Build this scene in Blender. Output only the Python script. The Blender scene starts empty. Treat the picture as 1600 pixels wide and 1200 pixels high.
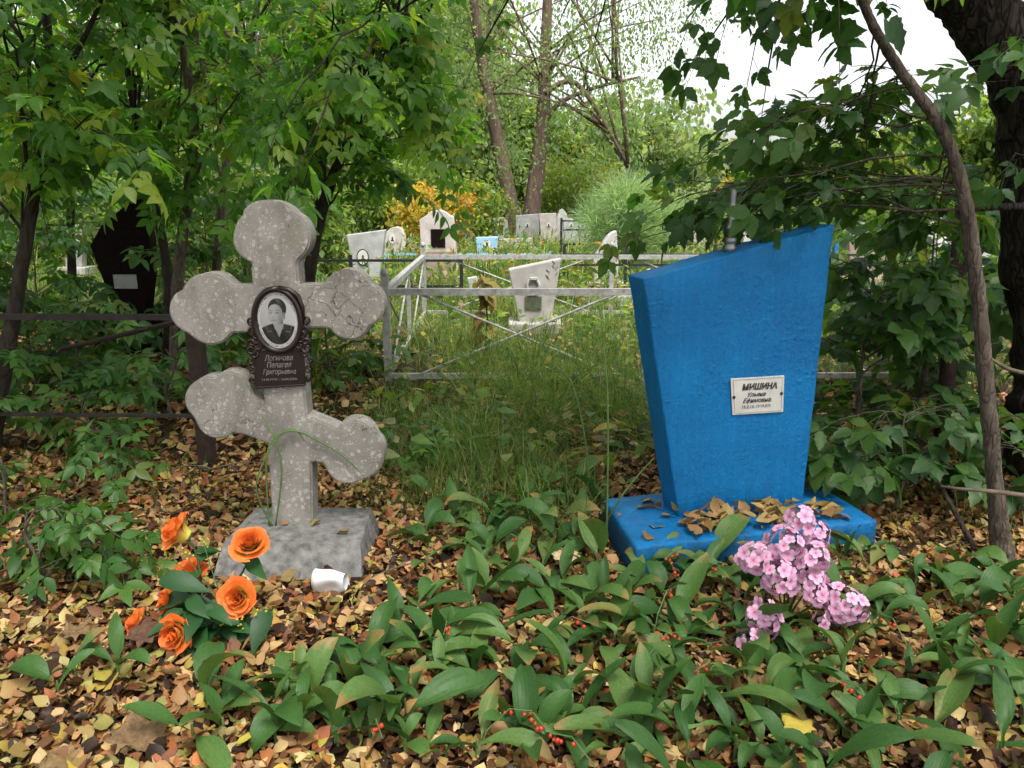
import bpy, bmesh, math, random
import numpy as np
from mathutils import Vector, Matrix, Quaternion, noise as mnoise
random.seed(11); rng = np.random.default_rng(11)
R = math.radians
scene = bpy.context.scene
COL = scene.collection

# ------------------------------------------------------------------ camera, sky, sun, exposure
CAM_H, PITCH, FOC = 1.2, R(13.9), 1200.0          # metres, radians, focal length in photo pixels (1600 wide)
cam_d = bpy.data.cameras.new('camera'); cam = bpy.data.objects.new('camera', cam_d); COL.objects.link(cam)
cam.location = (0, 0, CAM_H); cam.rotation_euler = (R(90)-PITCH, 0, 0)
cam_d.sensor_width = 36; cam_d.lens = 36*FOC/1600; cam_d.clip_start = 0.05; cam_d.clip_end = 2000
cam_d.dof.use_dof = False
scene.camera = cam
SUN_EL, SUN_AZ = R(66), R(25)                      # soft light from behind the camera, a little right
world = bpy.data.worlds.new('World'); scene.world = world; world.use_nodes = True
wn = world.node_tree.nodes; wl = world.node_tree.links; wn.clear()
w_out = wn.new('ShaderNodeOutputWorld'); w_bg = wn.new('ShaderNodeBackground'); w_sky = wn.new('ShaderNodeTexSky')
w_hs = wn.new('ShaderNodeHueSaturation')
w_sky.sky_type = 'NISHITA'; w_sky.sun_disc = False; w_sky.sun_elevation = SUN_EL; w_sky.sun_rotation = R(180)-SUN_AZ
w_sky.dust_density = 4.0; w_sky.air_density = 1.0; w_sky.ozone_density = 1.0
w_hs.inputs['Saturation'].default_value = 0.18     # a milky overcast
w_bg.inputs['Strength'].default_value = 0.11
wl.new(w_sky.outputs[0], w_hs.inputs['Color']); wl.new(w_hs.outputs[0], w_bg.inputs[0]); wl.new(w_bg.outputs[0], w_out.inputs[0])
sun_d = bpy.data.lights.new('sun', 'SUN'); sun = bpy.data.objects.new('sun', sun_d); COL.objects.link(sun)
sun_d.energy = 1.5; sun_d.angle = R(18); sun_d.color = (1.0, 0.97, 0.92)
sun.rotation_euler = (R(90)-SUN_EL, 0, SUN_AZ); sun.location = (3, -8, 12)
scene.view_settings.view_transform = 'Standard'; scene.view_settings.look = 'None'
scene.view_settings.exposure = 1.75; scene.view_settings.gamma = 1.0; scene.view_settings.use_curve_mapping = False
scene.render.engine = 'CYCLES'
scene.cycles.use_denoising = True; scene.cycles.max_bounces = 8; scene.cycles.transparent_max_bounces = 8
scene.cycles.diffuse_bounces = 2; scene.cycles.transmission_bounces = 4; scene.cycles.glossy_bounces = 2

# ------------------------------------------------------------------ measuring helpers (photo pixel -> place)
_f = Vector((0, math.cos(PITCH), -math.sin(PITCH))); _u = Vector((0, math.sin(PITCH), math.cos(PITCH))); _r = Vector((1, 0, 0))
CAM = Vector((0, 0, CAM_H))
def ray(u, v): return _f + _r*((u-800)/FOC) + _u*((600-v)/FOC)
def at(u, v, Y): d = ray(u, v); return CAM + d*(Y/d.y)
def ground(u, v, z=0.0): d = ray(u, v); return CAM + d*((z-CAM_H)/d.z)
def onplane(u, v, p, n): d = ray(u, v); return CAM + d*((p-CAM).dot(n)/d.dot(n))
def gz(x, y):
    return (0.018*math.sin(2.3*x+0.7)*math.cos(1.9*y) + 0.010*math.sin(5.1*x-1.3*y))*min(1.0, max(0.0, (y+3)/3))

# ------------------------------------------------------------------ object helpers
def wmat(o):
    m = o.matrix_basis.copy()
    return wmat(o.parent) @ o.matrix_parent_inverse @ m if o.parent else m
def link(o, parent=None):
    COL.objects.link(o)
    if parent is not None:
        o.parent = parent; o.matrix_parent_inverse = wmat(parent).inverted()
    return o
def tag(o, label, cat=None, group=None, kind=None):
    if label: o['label'] = label
    if cat: o['category'] = cat
    if group: o['group'] = group
    if kind: o['kind'] = kind
    return o
def thing(name, label, cat, loc=(0, 0, 0), group=None):
    o = bpy.data.objects.new(name, None); o.location = loc; o.empty_display_size = 0.05
    COL.objects.link(o); return tag(o, label, cat, group)
def put(name, me, mat, parent=None, M=None):
    """mesh in world coordinates (or moved by M) as ONE object"""
    o = bpy.data.objects.new(name, me)
    if mat is not None and len(me.materials) == 0: me.materials.append(mat)
    link(o, parent)
    if M is not None: o.matrix_basis = M
    return o
class MB:
    def __init__(s): s.v = []; s.f = []
    def add(s, vs, fs):
        n = len(s.v); s.v += [tuple(p) for p in vs]; s.f += [tuple(i+n for i in f) for f in fs]; return s
    def box(s, lo, hi, M=None):
        vs = [Vector((x, y, z)) for x in (lo[0], hi[0]) for y in (lo[1], hi[1]) for z in (lo[2], hi[2])]
        if M: vs = [M @ p for p in vs]
        return s.add(vs, [(0,1,3,2),(4,6,7,5),(0,4,5,1),(2,3,7,6),(0,2,6,4),(1,5,7,3)])
    def tube(s, pts, rad, n=6, cap=True):
        pts = [Vector(p) for p in pts]; k = len(pts)
        if not hasattr(rad, '__len__'): rad = [rad]*k
        t0 = (pts[1]-pts[0]).normalized(); a = t0.orthogonal().normalized(); vs = []
        for i, p in enumerate(pts):
            t = (pts[min(i+1, k-1)]-pts[max(i-1, 0)]).normalized()
            a = (a - t*a.dot(t)); a = a.normalized() if a.length > 1e-6 else t.orthogonal().normalized(); b = t.cross(a)
            vs += [p+(a*math.cos(j*2*math.pi/n)+b*math.sin(j*2*math.pi/n))*rad[i] for j in range(n)]
        fs = [(i*n+j, i*n+(j+1) % n, (i+1)*n+(j+1) % n, (i+1)*n+j) for i in range(k-1) for j in range(n)]
        if cap: fs += [tuple(range(n))[::-1], tuple((k-1)*n+j for j in range(n))]
        return s.add(vs, fs)
    def lathe(s, prof, n=20, M=None):
        vs = [Vector((r*math.cos(2*math.pi*j/n), r*math.sin(2*math.pi*j/n), z)) for r, z in prof for j in range(n)]
        if M: vs = [M @ p for p in vs]
        k = len(prof)
        fs = [(i*n+j, i*n+(j+1) % n, (i+1)*n+(j+1) % n, (i+1)*n+j) for i in range(k-1) for j in range(n)]
        fs += [tuple(range(n))[::-1], tuple((k-1)*n+j for j in range(n))]
        return s.add(vs, fs)
    def prism(s, poly, t, M=None):
        """poly in local x,z ; extruded along +y by t"""
        n = len(poly)
        vs = [Vector((x, 0, z)) for x, z in poly]+[Vector((x, t, z)) for x, z in poly]
        if M: vs = [M @ p for p in vs]
        return s.add(vs, [tuple(range(n)), tuple(range(n, 2*n))[::-1]]+[(i, i+n, (i+1) % n+n, (i+1) % n) for i in range(n)])
    def mesh(s, name='m', smooth=False, bevel=0, seg=2, angle=35):
        me = bpy.data.meshes.new(name); me.from_pydata(s.v, [], s.f)
        bm = bmesh.new(); bm.from_mesh(me)
        bmesh.ops.recalc_face_normals(bm, faces=bm.faces)
        if bevel:
            es = [e for e in bm.edges if len(e.link_faces) == 2 and e.calc_face_angle(0) > R(angle)]
            bmesh.ops.bevel(bm, geom=es, offset=bevel, segments=seg, affect='EDGES', profile=0.5)
        if smooth:
            for f in bm.faces: f.smooth = True
        bm.to_mesh(me); bm.free(); return me
    def build(s, name, mat, parent=None, **k): return put(name, s.mesh(name, **k), mat, parent)

# ---- leaf-like templates (all quads) and fast scattering
def leaf_tpl(n=3, w=0.5, fold=0.12, curl=0.15, prof=None, L=1.0, wave=0.0, seed=0):
    """along +y, unit length; returns verts (N,3), quads (M,4)"""
    rs = np.random.default_rng(seed); v = []
    for i in range(n+1):
        t = i/n
        hw = (prof(t) if prof else math.sin(math.pi*(0.06+0.9*t)**0.8)) * w*0.5
        hw = max(hw, 0.012)
        zc = -curl*t*t
        wv = wave*(rs.random()-0.5)
        v += [(-hw, t*L, zc+fold*hw*2+wv), (0, t*L, zc), (hw, t*L, zc+fold*hw*2-wv)]
    q = []
    for i in range(n):
        a = i*3; q += [(a, a+1, a+4, a+3), (a+1, a+2, a+5, a+4)]
    return np.array(v, float), np.array(q, int)
def join_tpl(parts):
    vs, qs, n = [], [], 0
    for v, q in parts: vs.append(v); qs.append(q+n); n += len(v)
    return np.vstack(vs), np.vstack(qs)
def xf(tpl, M):
    v, q = tpl; M = np.array(M); return v @ M[:3, :3].T + M[:3, 3], q
def raw_mesh(name, V, Q, col=None, smooth=True):
    me = bpy.data.meshes.new(name); V = np.asarray(V, np.float32); Q = np.asarray(Q, np.int32); k = Q.shape[1]
    me.vertices.add(len(V)); me.vertices.foreach_set('co', V.ravel())
    me.loops.add(Q.size); me.loops.foreach_set('vertex_index', Q.ravel())
    me.polygons.add(len(Q)); me.polygons.foreach_set('loop_start', np.arange(0, Q.size, k, dtype=np.int32))
    try: me.polygons.foreach_set('loop_total', np.full(len(Q), k, np.int32))
    except Exception: pass
    me.polygons.foreach_set('use_smooth', np.full(len(Q), smooth, bool))
    if col is not None:
        a = me.attributes.new('tint', 'FLOAT_COLOR', 'POINT')
        c = np.ones((len(V), 4), np.float32); c[:, :3] = col; a.data.foreach_set('color', c.ravel())
    me.update(calc_edges=True); me.validate(); return me
def scatter(name, tpls, mats, cols=None, which=None):
    """instances of templates, real geometry in ONE mesh; mats (N,4,4), cols (N,3)"""
    mats = np.asarray(mats, float); N = len(mats)
    if which is None: which = rng.integers(0, len(tpls), N)
    Vs, Qs, Cs, n = [], [], [], 0
    for k, (v, q) in enumerate(tpls):
        ix = np.where(which == k)[0]
        if len(ix) == 0: continue
        m = mats[ix]
        V = np.einsum('nij,vj->nvi', m[:, :3, :3], v)+m[:, None, :3, 3]
        Q = q[None]+(np.arange(len(ix))*len(v))[:, None, None]+n
        Vs.append(V.reshape(-1, 3)); Qs.append(Q.reshape(-1, q.shape[1])); n += V.shape[0]*V.shape[1]
        if cols is not None: Cs.append(np.repeat(cols[ix], len(v), axis=0))
    return raw_mesh(name, np.vstack(Vs), np.vstack(Qs), np.vstack(Cs) if cols is not None else None)
def frames(pos, ydir, up, scale):
    """(N,4,4): local y along ydir, z near up"""
    pos, ydir, up = (np.asarray(a, float) for a in (pos, ydir, up)); N = len(pos)
    y = ydir/np.linalg.norm(ydir, axis=1, keepdims=True)
    x = np.cross(y, up); x /= np.linalg.norm(x, axis=1, keepdims=True)+1e-9
    z = np.cross(x, y); s = np.asarray(scale, float); s = s if s.ndim == 2 else np.repeat(s[:, None], 3, 1)
    m = np.zeros((N, 4, 4)); m[:, :3, 0] = x*s[:, :1]; m[:, :3, 1] = y*s[:, 1:2]; m[:, :3, 2] = z*s[:, 2:3]; m[:, :3, 3] = pos; m[:, 3, 3] = 1
    return m
def pick(pal, n, jit=0.15):
    pal = np.array(pal, float); w = pal[:, 3]/pal[:, 3].sum()
    c = pal[rng.choice(len(pal), n, p=w), :3]
    return np.clip(c*(1+rng.normal(0, jit, (n, 1)))*(1+rng.normal(0, jit*0.3, (n, 3))), 0.005, 0.95)

# ------------------------------------------------------------------ materials
def nm(name):
    m = bpy.data.materials.new(name); m.use_nodes = True; nt = m.node_tree; nt.nodes.clear()
    out = nt.nodes.new('ShaderNodeOutputMaterial'); b = nt.nodes.new('ShaderNodeBsdfPrincipled')
    nt.links.new(b.outputs[0], out.inputs[0]); return m, nt, b, out
def N(nt, typ, **k):
    n = nt.nodes.new(typ)
    for a, v in k.items():
        if a.startswith('i_'): n.inputs[a[2:].replace('_', ' ')].default_value = v
        else: setattr(n, a, v)
    return n
def ramp(nt, fac, stops):
    r = nt.nodes.new('ShaderNodeValToRGB'); e = r.color_ramp.elements
    while len(e) > 1: e.remove(e[-1])
    e[0].position = stops[0][0]; e[0].color = (*stops[0][1], 1)
    for p, c in stops[1:]:
        x = e.new(p); x.color = (*c, 1)
    nt.links.new(fac, r.inputs[0]); return r.outputs[0]
def coords(nt, scale=(1, 1, 1)):
    t = N(nt, 'ShaderNodeTexCoord'); m = N(nt, 'ShaderNodeMapping'); m.inputs['Scale'].default_value = scale
    nt.links.new(t.outputs['Object'], m.inputs[0]); return m.outputs[0]
def noise(nt, co, scale, detail=4, rough=0.55, dist=0.0):
    n = N(nt, 'ShaderNodeTexNoise'); n.inputs['Scale'].default_value = scale; n.inputs['Detail'].default_value = detail
    n.inputs['Roughness'].default_value = rough; n.inputs['Distortion'].default_value = dist
    nt.links.new(co, n.inputs['Vector']); return n.outputs['Fac']
def mixc(nt, fac, a, b, mode='MIX'):
    m = N(nt, 'ShaderNodeMix', data_type='RGBA', blend_type=mode)
    for s, v in ((0, fac), (6, a), (7, b)):
        if hasattr(v, 'links'): nt.links.new(v, m.inputs[s])
        else: m.inputs[s].default_value = v if not isinstance(v, tuple) or len(v) == 4 else (*v, 1)
    return m.outputs[2]
def bump(nt, b, h, strength=0.3, dist=0.01):
    n = N(nt, 'ShaderNodeBump'); n.inputs['Strength'].default_value = strength; n.inputs['Distance'].default_value = dist
    nt.links.new(h, n.inputs['Height']); nt.links.new(n.outputs[0], b.inputs['Normal'])
def plain(name, c1, c2, scale=8, rough=0.7, bs=0.2, bd=0.004, metal=0.0, detail=5, spec=0.4):
    m, nt, b, o = nm(name); co = coords(nt); f = noise(nt, co, scale, detail)
    nt.links.new(ramp(nt, f, [(0.3, c1), (0.7, c2)]), b.inputs['Base Color'])
    b.inputs['Roughness'].default_value = rough; b.inputs['Metallic'].default_value = metal
    b.inputs['Specular IOR Level'].default_value = spec
    bump(nt, b, noise(nt, co, scale*6, 4), bs, bd); return m
def leafmat(name, stops=None, trans=0.35, rough=0.45, spec=0.35, vein=0, boost=1.5, warm=(1.15, 1.1, 0.55)):
    """stops -> colour per object (random); None -> colour attribute 'tint'"""
    m, nt, b, out = nm(name)
    if stops:
        oi = N(nt, 'ShaderNodeObjectInfo'); c = ramp(nt, oi.outputs['Random'], stops)
    else:
        a = N(nt, 'ShaderNodeAttribute', attribute_name='tint'); c = a.outputs['Color']
    co = coords(nt); f = noise(nt, co, 30, 3)
    c = mixc(nt, 0.35, c, ramp(nt, f, [(0.3, (0.45, 0.45, 0.45)), (0.7, (1.3, 1.3, 1.2))]), 'MULTIPLY')
    if vein:
        tq = N(nt, 'ShaderNodeTexCoord'); sy = N(nt, 'ShaderNodeSeparateXYZ'); nt.links.new(tq.outputs['Object'], sy.inputs[0])
        ln = N(nt, 'ShaderNodeVectorMath', operation='LENGTH'); nt.links.new(tq.outputs['Object'], ln.inputs[0])
        oi2 = N(nt, 'ShaderNodeObjectInfo'); ma = N(nt, 'ShaderNodeMath', operation='MULTIPLY_ADD'); ma.inputs[1].default_value = 0.35
        nt.links.new(oi2.outputs['Random'], ma.inputs[0]); nt.links.new(ln.outputs['Value'], ma.inputs[2])
        mb_ = N(nt, 'ShaderNodeMath', operation='MULTIPLY_ADD'); mb_.inputs[1].default_value = 0.5; nt.links.new(noise(nt, co, 9, 5), mb_.inputs[0]); nt.links.new(ma.outputs[0], mb_.inputs[2])
        tip = ramp(nt, mb_.outputs[0], [(0.0, (0, 0, 0)), (1.0, (0, 0, 0))]); tip_n = tip.node; tip_n.color_ramp.elements[1].position = .98
        mr = N(nt, 'ShaderNodeMapRange'); mr.inputs['From Min'].default_value = 1.30; mr.inputs['From Max'].default_value = 1.42; nt.links.new(mb_.outputs[0], mr.inputs['Value'])
        c = mixc(nt, mr.outputs[0], c, (0.22, 0.15, 0.05)); nt.nodes.remove(tip_n)
        tc = N(nt, 'ShaderNodeTexCoord'); w = N(nt, 'ShaderNodeTexWave', wave_type='BANDS', bands_direction='X')
        w.inputs['Scale'].default_value = vein; w.inputs['Distortion'].default_value = 0.6
        nt.links.new(tc.outputs['Object'], w.inputs['Vector']); bump(nt, b, w.outputs['Fac'], 0.12, 0.003)
        c = mixc(nt, 0.05, c, ramp(nt, w.outputs['Fac'], [(0, (0.5, 0.5, 0.5)), (1, (1.3, 1.3, 1.3))]), 'MULTIPLY')
    nt.links.new(c, b.inputs['Base Color']); b.inputs['Roughness'].default_value = rough
    b.inputs['Specular IOR Level'].default_value = spec
    t = N(nt, 'ShaderNodeBsdfTranslucent'); nt.links.new(mixc(nt, 1.0, c, tuple(boost*x for x in warm), 'MULTIPLY'), t.inputs[0])
    mx = N(nt, 'ShaderNodeMixShader'); mx.inputs[0].default_value = trans
    nt.links.new(b.outputs[0], mx.inputs[1]); nt.links.new(t.outputs[0], mx.inputs[2]); nt.links.new(mx.outputs[0], out.inputs[0])
    return m

def terrazzo():
    m, nt, b, o = nm('terrazzo'); co = coords(nt)
    base = ramp(nt, noise(nt, co, 5, 6), [(0.3, (0.175, 0.16, 0.14)), (0.7, (0.29, 0.268, 0.238))])
    wco = N(nt, 'ShaderNodeVectorMath', operation='ADD'); nn = N(nt, 'ShaderNodeTexNoise'); nn.inputs['Scale'].default_value = 40
    nt.links.new(co, nn.inputs['Vector']); sc = N(nt, 'ShaderNodeVectorMath', operation='SCALE'); sc.inputs['Scale'].default_value = 0.022
    nt.links.new(nn.outputs['Color'], sc.inputs[0]); nt.links.new(co, wco.inputs[0]); nt.links.new(sc.outputs[0], wco.inputs[1])
    c = base
    for s, th, colr in ((44, 0.42, (0.40, 0.37, 0.33)), (85, 0.46, (0.40, 0.37, 0.33)), (150, 0.42, (0.44, 0.41, 0.37)), (95, 0.22, (0.12, 0.11, 0.10))):
        v = N(nt, 'ShaderNodeTexVoronoi'); v.inputs['Scale'].default_value = s; nt.links.new(wco.outputs[0], v.inputs['Vector'])
        sep = N(nt, 'ShaderNodeSeparateColor'); nt.links.new(v.outputs['Color'], sep.inputs[0])
        lm = N(nt, 'ShaderNodeMath', operation='MULTIPLY'); lm.inputs[1].default_value = th; nt.links.new(sep.outputs[1], lm.inputs[0]); lt = N(nt, 'ShaderNodeMath', operation='LESS_THAN'); nt.links.new(v.outputs['Distance'], lt.inputs[0]); nt.links.new(lm.outputs[0], lt.inputs[1])
        g = N(nt, 'ShaderNodeMath', operation='GREATER_THAN'); g.inputs[1].default_value = 0.55; nt.links.new(sep.outputs[0], g.inputs[0])
        mu = N(nt, 'ShaderNodeMath', operation='MULTIPLY'); nt.links.new(lt.outputs[0], mu.inputs[0]); nt.links.new(g.outputs[0], mu.inputs[1])
        mm = N(nt, 'ShaderNodeMath', operation='MULTIPLY'); mm.inputs[1].default_value = 0.75; nt.links.new(mu.outputs[0], mm.inputs[0])
        c = mixc(nt, mm.outputs[0], c, colr)
    # cracks
    cw = N(nt, 'ShaderNodeVectorMath', operation='ADD'); n2 = N(nt, 'ShaderNodeTexNoise'); n2.inputs['Scale'].default_value = 14; n2.inputs['Detail'].default_value = 5
    nt.links.new(co, n2.inputs['Vector']); s2 = N(nt, 'ShaderNodeVectorMath', operation='SCALE'); s2.inputs['Scale'].default_value = 0.10
    nt.links.new(n2.outputs['Color'], s2.inputs[0]); nt.links.new(co, cw.inputs[0]); nt.links.new(s2.outputs[0], cw.inputs[1])
    v = N(nt, 'ShaderNodeTexVoronoi', feature='DISTANCE_TO_EDGE'); v.inputs['Scale'].default_value = 13; nt.links.new(cw.outputs[0], v.inputs['Vector'])
    ck = ramp(nt, v.outputs['Distance'], [(0.0, (1, 1, 1)), (0.022, (0, 0, 0))])
    mk = ramp(nt, noise(nt, co, 3.1, 3), [(0.50, (0, 0, 0)), (0.60, (1, 1, 1))])
    ckm = N(nt, 'ShaderNodeMath', operation='MULTIPLY'); nt.links.new(ck, ckm.inputs[0]); nt.links.new(mk, ckm.inputs[1])
    c = mixc(nt, ckm.outputs[0], c, (0.055, 0.05, 0.045))
    dirt = ramp(nt, noise(nt, co, 9, 7, 0.7), [(0.5, (1, 1, 1)), (0.8, (0.5, 0.47, 0.42))])
    c = mixc(nt, 0.7, c, dirt, 'MULTIPLY')
    st = ramp(nt, noise(nt, coords(nt, (1, 1, .22)), 16, 6, .65), [(0.50, (0, 0, 0)), (0.72, (1, 1, 1))]); sm_ = N(nt, 'ShaderNodeMath', operation='MULTIPLY'); sm_.inputs[1].default_value = .5; nt.links.new(st, sm_.inputs[0])
    c = mixc(nt, sm_.outputs[0], c, (0.085, 0.076, 0.064))
    li = ramp(nt, noise(nt, co, 7, 8, .75), [(0.60, (0, 0, 0)), (0.66, (1, 1, 1))]); lm_ = N(nt, 'ShaderNodeMath', operation='MULTIPLY'); lm_.inputs[1].default_value = .35; nt.links.new(li, lm_.inputs[0])
    c = mixc(nt, lm_.outputs[0], c, (0.20, 0.20, 0.13))
    nt.links.new(c, b.inputs['Base Color']); b.inputs['Roughness'].default_value = 0.85; b.inputs['Specular IOR Level'].default_value = 0.25
    hb = N(nt, 'ShaderNodeMath', operation='SUBTRACT'); nt.links.new(noise(nt, co, 90, 4), hb.inputs[0]); nt.links.new(ckm.outputs[0], hb.inputs[1])
    bump(nt, b, hb.outputs[0], 0.5, 0.003); return m
def bluepaint(name, dirty=0.0):
    m, nt, b, o = nm(name); co = coords(nt)
    c = ramp(nt, noise(nt, co, 4, 5), [(0.3, (0.0006, 0.114, 0.305)), (0.7, (0.0012, 0.162, 0.41))])
    d = ramp(nt, noise(nt, co, 22, 6, 0.7), [(0.56-0.1*dirty, (0, 0, 0)), (0.74, (1, 1, 1))])
    dm = N(nt, 'ShaderNodeMath', operation='MULTIPLY'); dm.inputs[1].default_value = 0.18+0.55*dirty; nt.links.new(d, dm.inputs[0])
    c = mixc(nt, dm.outputs[0], c, (0.012, 0.05, 0.11))
    stk = ramp(nt, noise(nt, coords(nt, (60, 60, 3)), 1.0, 5, .6), [(0.45, (0.8, 0.82, 0.86)), (0.62, (1.1, 1.08, 1.05))]); c = mixc(nt, .4, c, stk, 'MULTIPLY')
    sz = N(nt, 'ShaderNodeSeparateXYZ'); nt.links.new(co, sz.inputs[0]); sa = N(nt, 'ShaderNodeMath', operation='MULTIPLY_ADD'); sa.inputs[1].default_value = -0.22; nt.links.new(noise(nt, co, 18, 7, .7), sa.inputs[0]); nt.links.new(sz.outputs['Z'], sa.inputs[2])
    sr2 = N(nt, 'ShaderNodeMapRange'); sr2.inputs['From Min'].default_value = 0.0; sr2.inputs['From Max'].default_value = -0.09; sr2.inputs['To Max'].default_value = .6; nt.links.new(sa.outputs[0], sr2.inputs['Value'])
    c = mixc(nt, sr2.outputs[0], c, (0.02, 0.055, 0.09))      # soil splashed on the foot
    nt.links.new(c, b.inputs['Base Color']); b.inputs['Specular IOR Level'].default_value = 0.28
    rr = ramp(nt, noise(nt, co, 12, 3), [(0.3, (0.42,)*3), (0.7, (0.62,)*3)]); nt.links.new(rr, b.inputs['Roughness'])
    # brush strokes, blisters and pits under the paint
    v = N(nt, 'ShaderNodeTexVoronoi', feature='SMOOTH_F1'); v.inputs['Scale'].default_value = 46; nt.links.new(co, v.inputs['Vector'])
    bl = ramp(nt, v.outputs['Distance'], [(0.0, (1, 1, 1)), (0.38, (0, 0, 0))])
    mk = ramp(nt, noise(nt, co, 4.5, 4), [(0.47, (0, 0, 0)), (0.64, (1, 1, 1))])
    mu = N(nt, 'ShaderNodeMath', operation='MULTIPLY'); nt.links.new(bl, mu.inputs[0]); nt.links.new(mk, mu.inputs[1])
    st = noise(nt, coords(nt, (30, 30, 5)), 3, 4)
    a1 = N(nt, 'ShaderNodeMath', operation='MULTIPLY_ADD'); a1.inputs[1].default_value = 0.6; nt.links.new(st, a1.inputs[0]); mq = N(nt, 'ShaderNodeMath', operation='MULTIPLY'); mq.inputs[1].default_value = .45; nt.links.new(mu.outputs[0], mq.inputs[0]); nt.links.new(mq.outputs[0], a1.inputs[2])
    a2 = N(nt, 'ShaderNodeMath', operation='MULTIPLY_ADD'); a2.inputs[1].default_value = 0.9; nt.links.new(noise(nt, co, 45, 9, 0.75, 0.8), a2.inputs[0]); nt.links.new(a1.outputs[0], a2.inputs[2])
    bump(nt, b, a2.outputs[0], 0.85, 0.008); return m
def bark(name, c1, c2, s=12, sp=0.2, fissure=.35):
    m, nt, b, o = nm(name); co = coords(nt, (1, 1, 0.25)); f = noise(nt, co, s*2.5, 7, 0.65, 0.6)
    c = ramp(nt, f, [(0.3, c1), (0.68, c2)])
    sp_ = ramp(nt, noise(nt, coords(nt), 14, 4), [(0.6, (0, 0, 0)), (0.72, (1, 1, 1))])
    sm = N(nt, 'ShaderNodeMath', operation='MULTIPLY'); sm.inputs[1].default_value = sp; nt.links.new(sp_, sm.inputs[0])
    c = mixc(nt, sm.outputs[0], c, tuple(min(1, x*2.2) for x in c2))
    vo = N(nt, 'ShaderNodeTexVoronoi', feature='DISTANCE_TO_EDGE'); vo.inputs['Scale'].default_value = s*3.2
    wv = N(nt, 'ShaderNodeVectorMath', operation='ADD'); nz = N(nt, 'ShaderNodeTexNoise'); nz.inputs['Scale'].default_value = s*2; sc = N(nt, 'ShaderNodeVectorMath', operation='SCALE'); sc.inputs['Scale'].default_value = .6/s
    nt.links.new(co, nz.inputs['Vector']); nt.links.new(nz.outputs['Color'], sc.inputs[0]); nt.links.new(co, wv.inputs[0]); nt.links.new(sc.outputs[0], wv.inputs[1]); nt.links.new(wv.outputs[0], vo.inputs['Vector'])
    fis = ramp(nt, vo.outputs['Distance'], [(0.0, (0.35, 0.35, 0.35)), (0.16, (1, 1, 1))]); c = mixc(nt, fissure, c, fis, 'MULTIPLY')
    hh = N(nt, 'ShaderNodeMath', operation='MULTIPLY_ADD'); hh.inputs[1].default_value = fissure*1.5; nt.links.new(fis, hh.inputs[0]); nt.links.new(f, hh.inputs[2])
    nt.links.new(c, b.inputs['Base Color']); b.inputs['Roughness'].default_value = 0.9; b.inputs['Specular IOR Level'].default_value = 0.2
    bump(nt, b, hh.outputs[0], 0.9, 0.012); return m
def vcol(name, rough=0.3):
    m, nt, b, o = nm(name); a = N(nt, 'ShaderNodeAttribute', attribute_name='tint'); nt.links.new(a.outputs['Color'], b.inputs['Base Color'])
    b.inputs['Roughness'].default_value = rough; return m
def soil():
    m, nt, b, o = nm('soil'); co = coords(nt)
    near = ramp(nt, noise(nt, co, 26, 7, 0.7), [(0.3, (0.008, 0.006, 0.004)), (0.52, (0.028, 0.018, 0.010)), (0.68, (0.07, 0.042, 0.021)), (0.8, (0.11, 0.08, 0.035))])
    far = ramp(nt, noise(nt, co, 2.4, 6), [(0.3, (0.03, 0.045, 0.014)), (0.6, (0.07, 0.085, 0.028)), (0.8, (0.13, 0.10, 0.05))])
    sx = N(nt, 'ShaderNodeSeparateXYZ'); nt.links.new(co, sx.inputs[0])
    ad = N(nt, 'ShaderNodeMath', operation='MULTIPLY_ADD'); ad.inputs[1].default_value = 3.0; nt.links.new(noise(nt, co, 0.9, 3), ad.inputs[0]); nt.links.new(sx.outputs['Y'], ad.inputs[2])
    mr = N(nt, 'ShaderNodeMapRange'); mr.inputs['From Min'].default_value = 6.5; mr.inputs['From Max'].default_value = 8.5; nt.links.new(ad.outputs[0], mr.inputs['Value'])
    nt.links.new(mixc(nt, mr.outputs[0], near, far), b.inputs['Base Color']); b.inputs['Roughness'].default_value = 0.95; b.inputs['Specular IOR Level'].default_value = 0.1
    bump(nt, b, noise(nt, co, 40, 6), 0.8, 0.02); return m

M = {}
M['terrazzo'] = terrazzo(); M['blue'] = bluepaint('blue_paint'); M['blue_plinth'] = bluepaint('blue_paint_dirty', 0.8)
M['soil'] = soil()
M['concrete'] = plain('weathered_concrete', (0.085, 0.081, 0.076), (0.24, 0.232, 0.22), 30, 0.9, 0.7, 0.006, detail=8, spec=0.2)
M['bronze'] = plain('brown_cast_frame', (0.010, 0.0055, 0.004), (0.026, 0.014, 0.010), 20, 0.38, 0.2, 0.002, metal=0.2, spec=0.5)
M['bronze_plate'] = plain('brown_plate', (0.009, 0.0055, 0.0045), (0.017, 0.010, 0.008), 14, 0.42, 0.1, 0.001)
M['pale_letter'] = plain('pale_letters', (0.13, 0.11, 0.10), (0.24, 0.21, 0.19), 60, 0.5)
M['black_letter'] = plain('black_letters', (0.012, 0.012, 0.012), (0.04, 0.038, 0.036), 60, 0.5)
M['grey_letter'] = plain('worn_grey_letters', (0.08, 0.08, 0.08), (0.22, 0.21, 0.2), 90, 0.5)
M['enamel'] = plain('aged_white_enamel', (0.47, 0.45, 0.41), (0.60, 0.58, 0.54), 12, 0.35, 0.1, 0.001)
M['rust'] = plain('rusty_iron', (0.010, 0.006, 0.005), (0.042, 0.02, 0.013), 30, 0.85, 0.6, 0.003)
M['dark_iron'] = plain('dark_iron', (0.012, 0.010, 0.010), (0.035, 0.024, 0.02), 25, 0.7, 0.4, 0.002)
M['black_iron'] = plain('black_iron', (0.010, 0.010, 0.011), (0.022, 0.022, 0.024), 25, 0.5)
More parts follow.
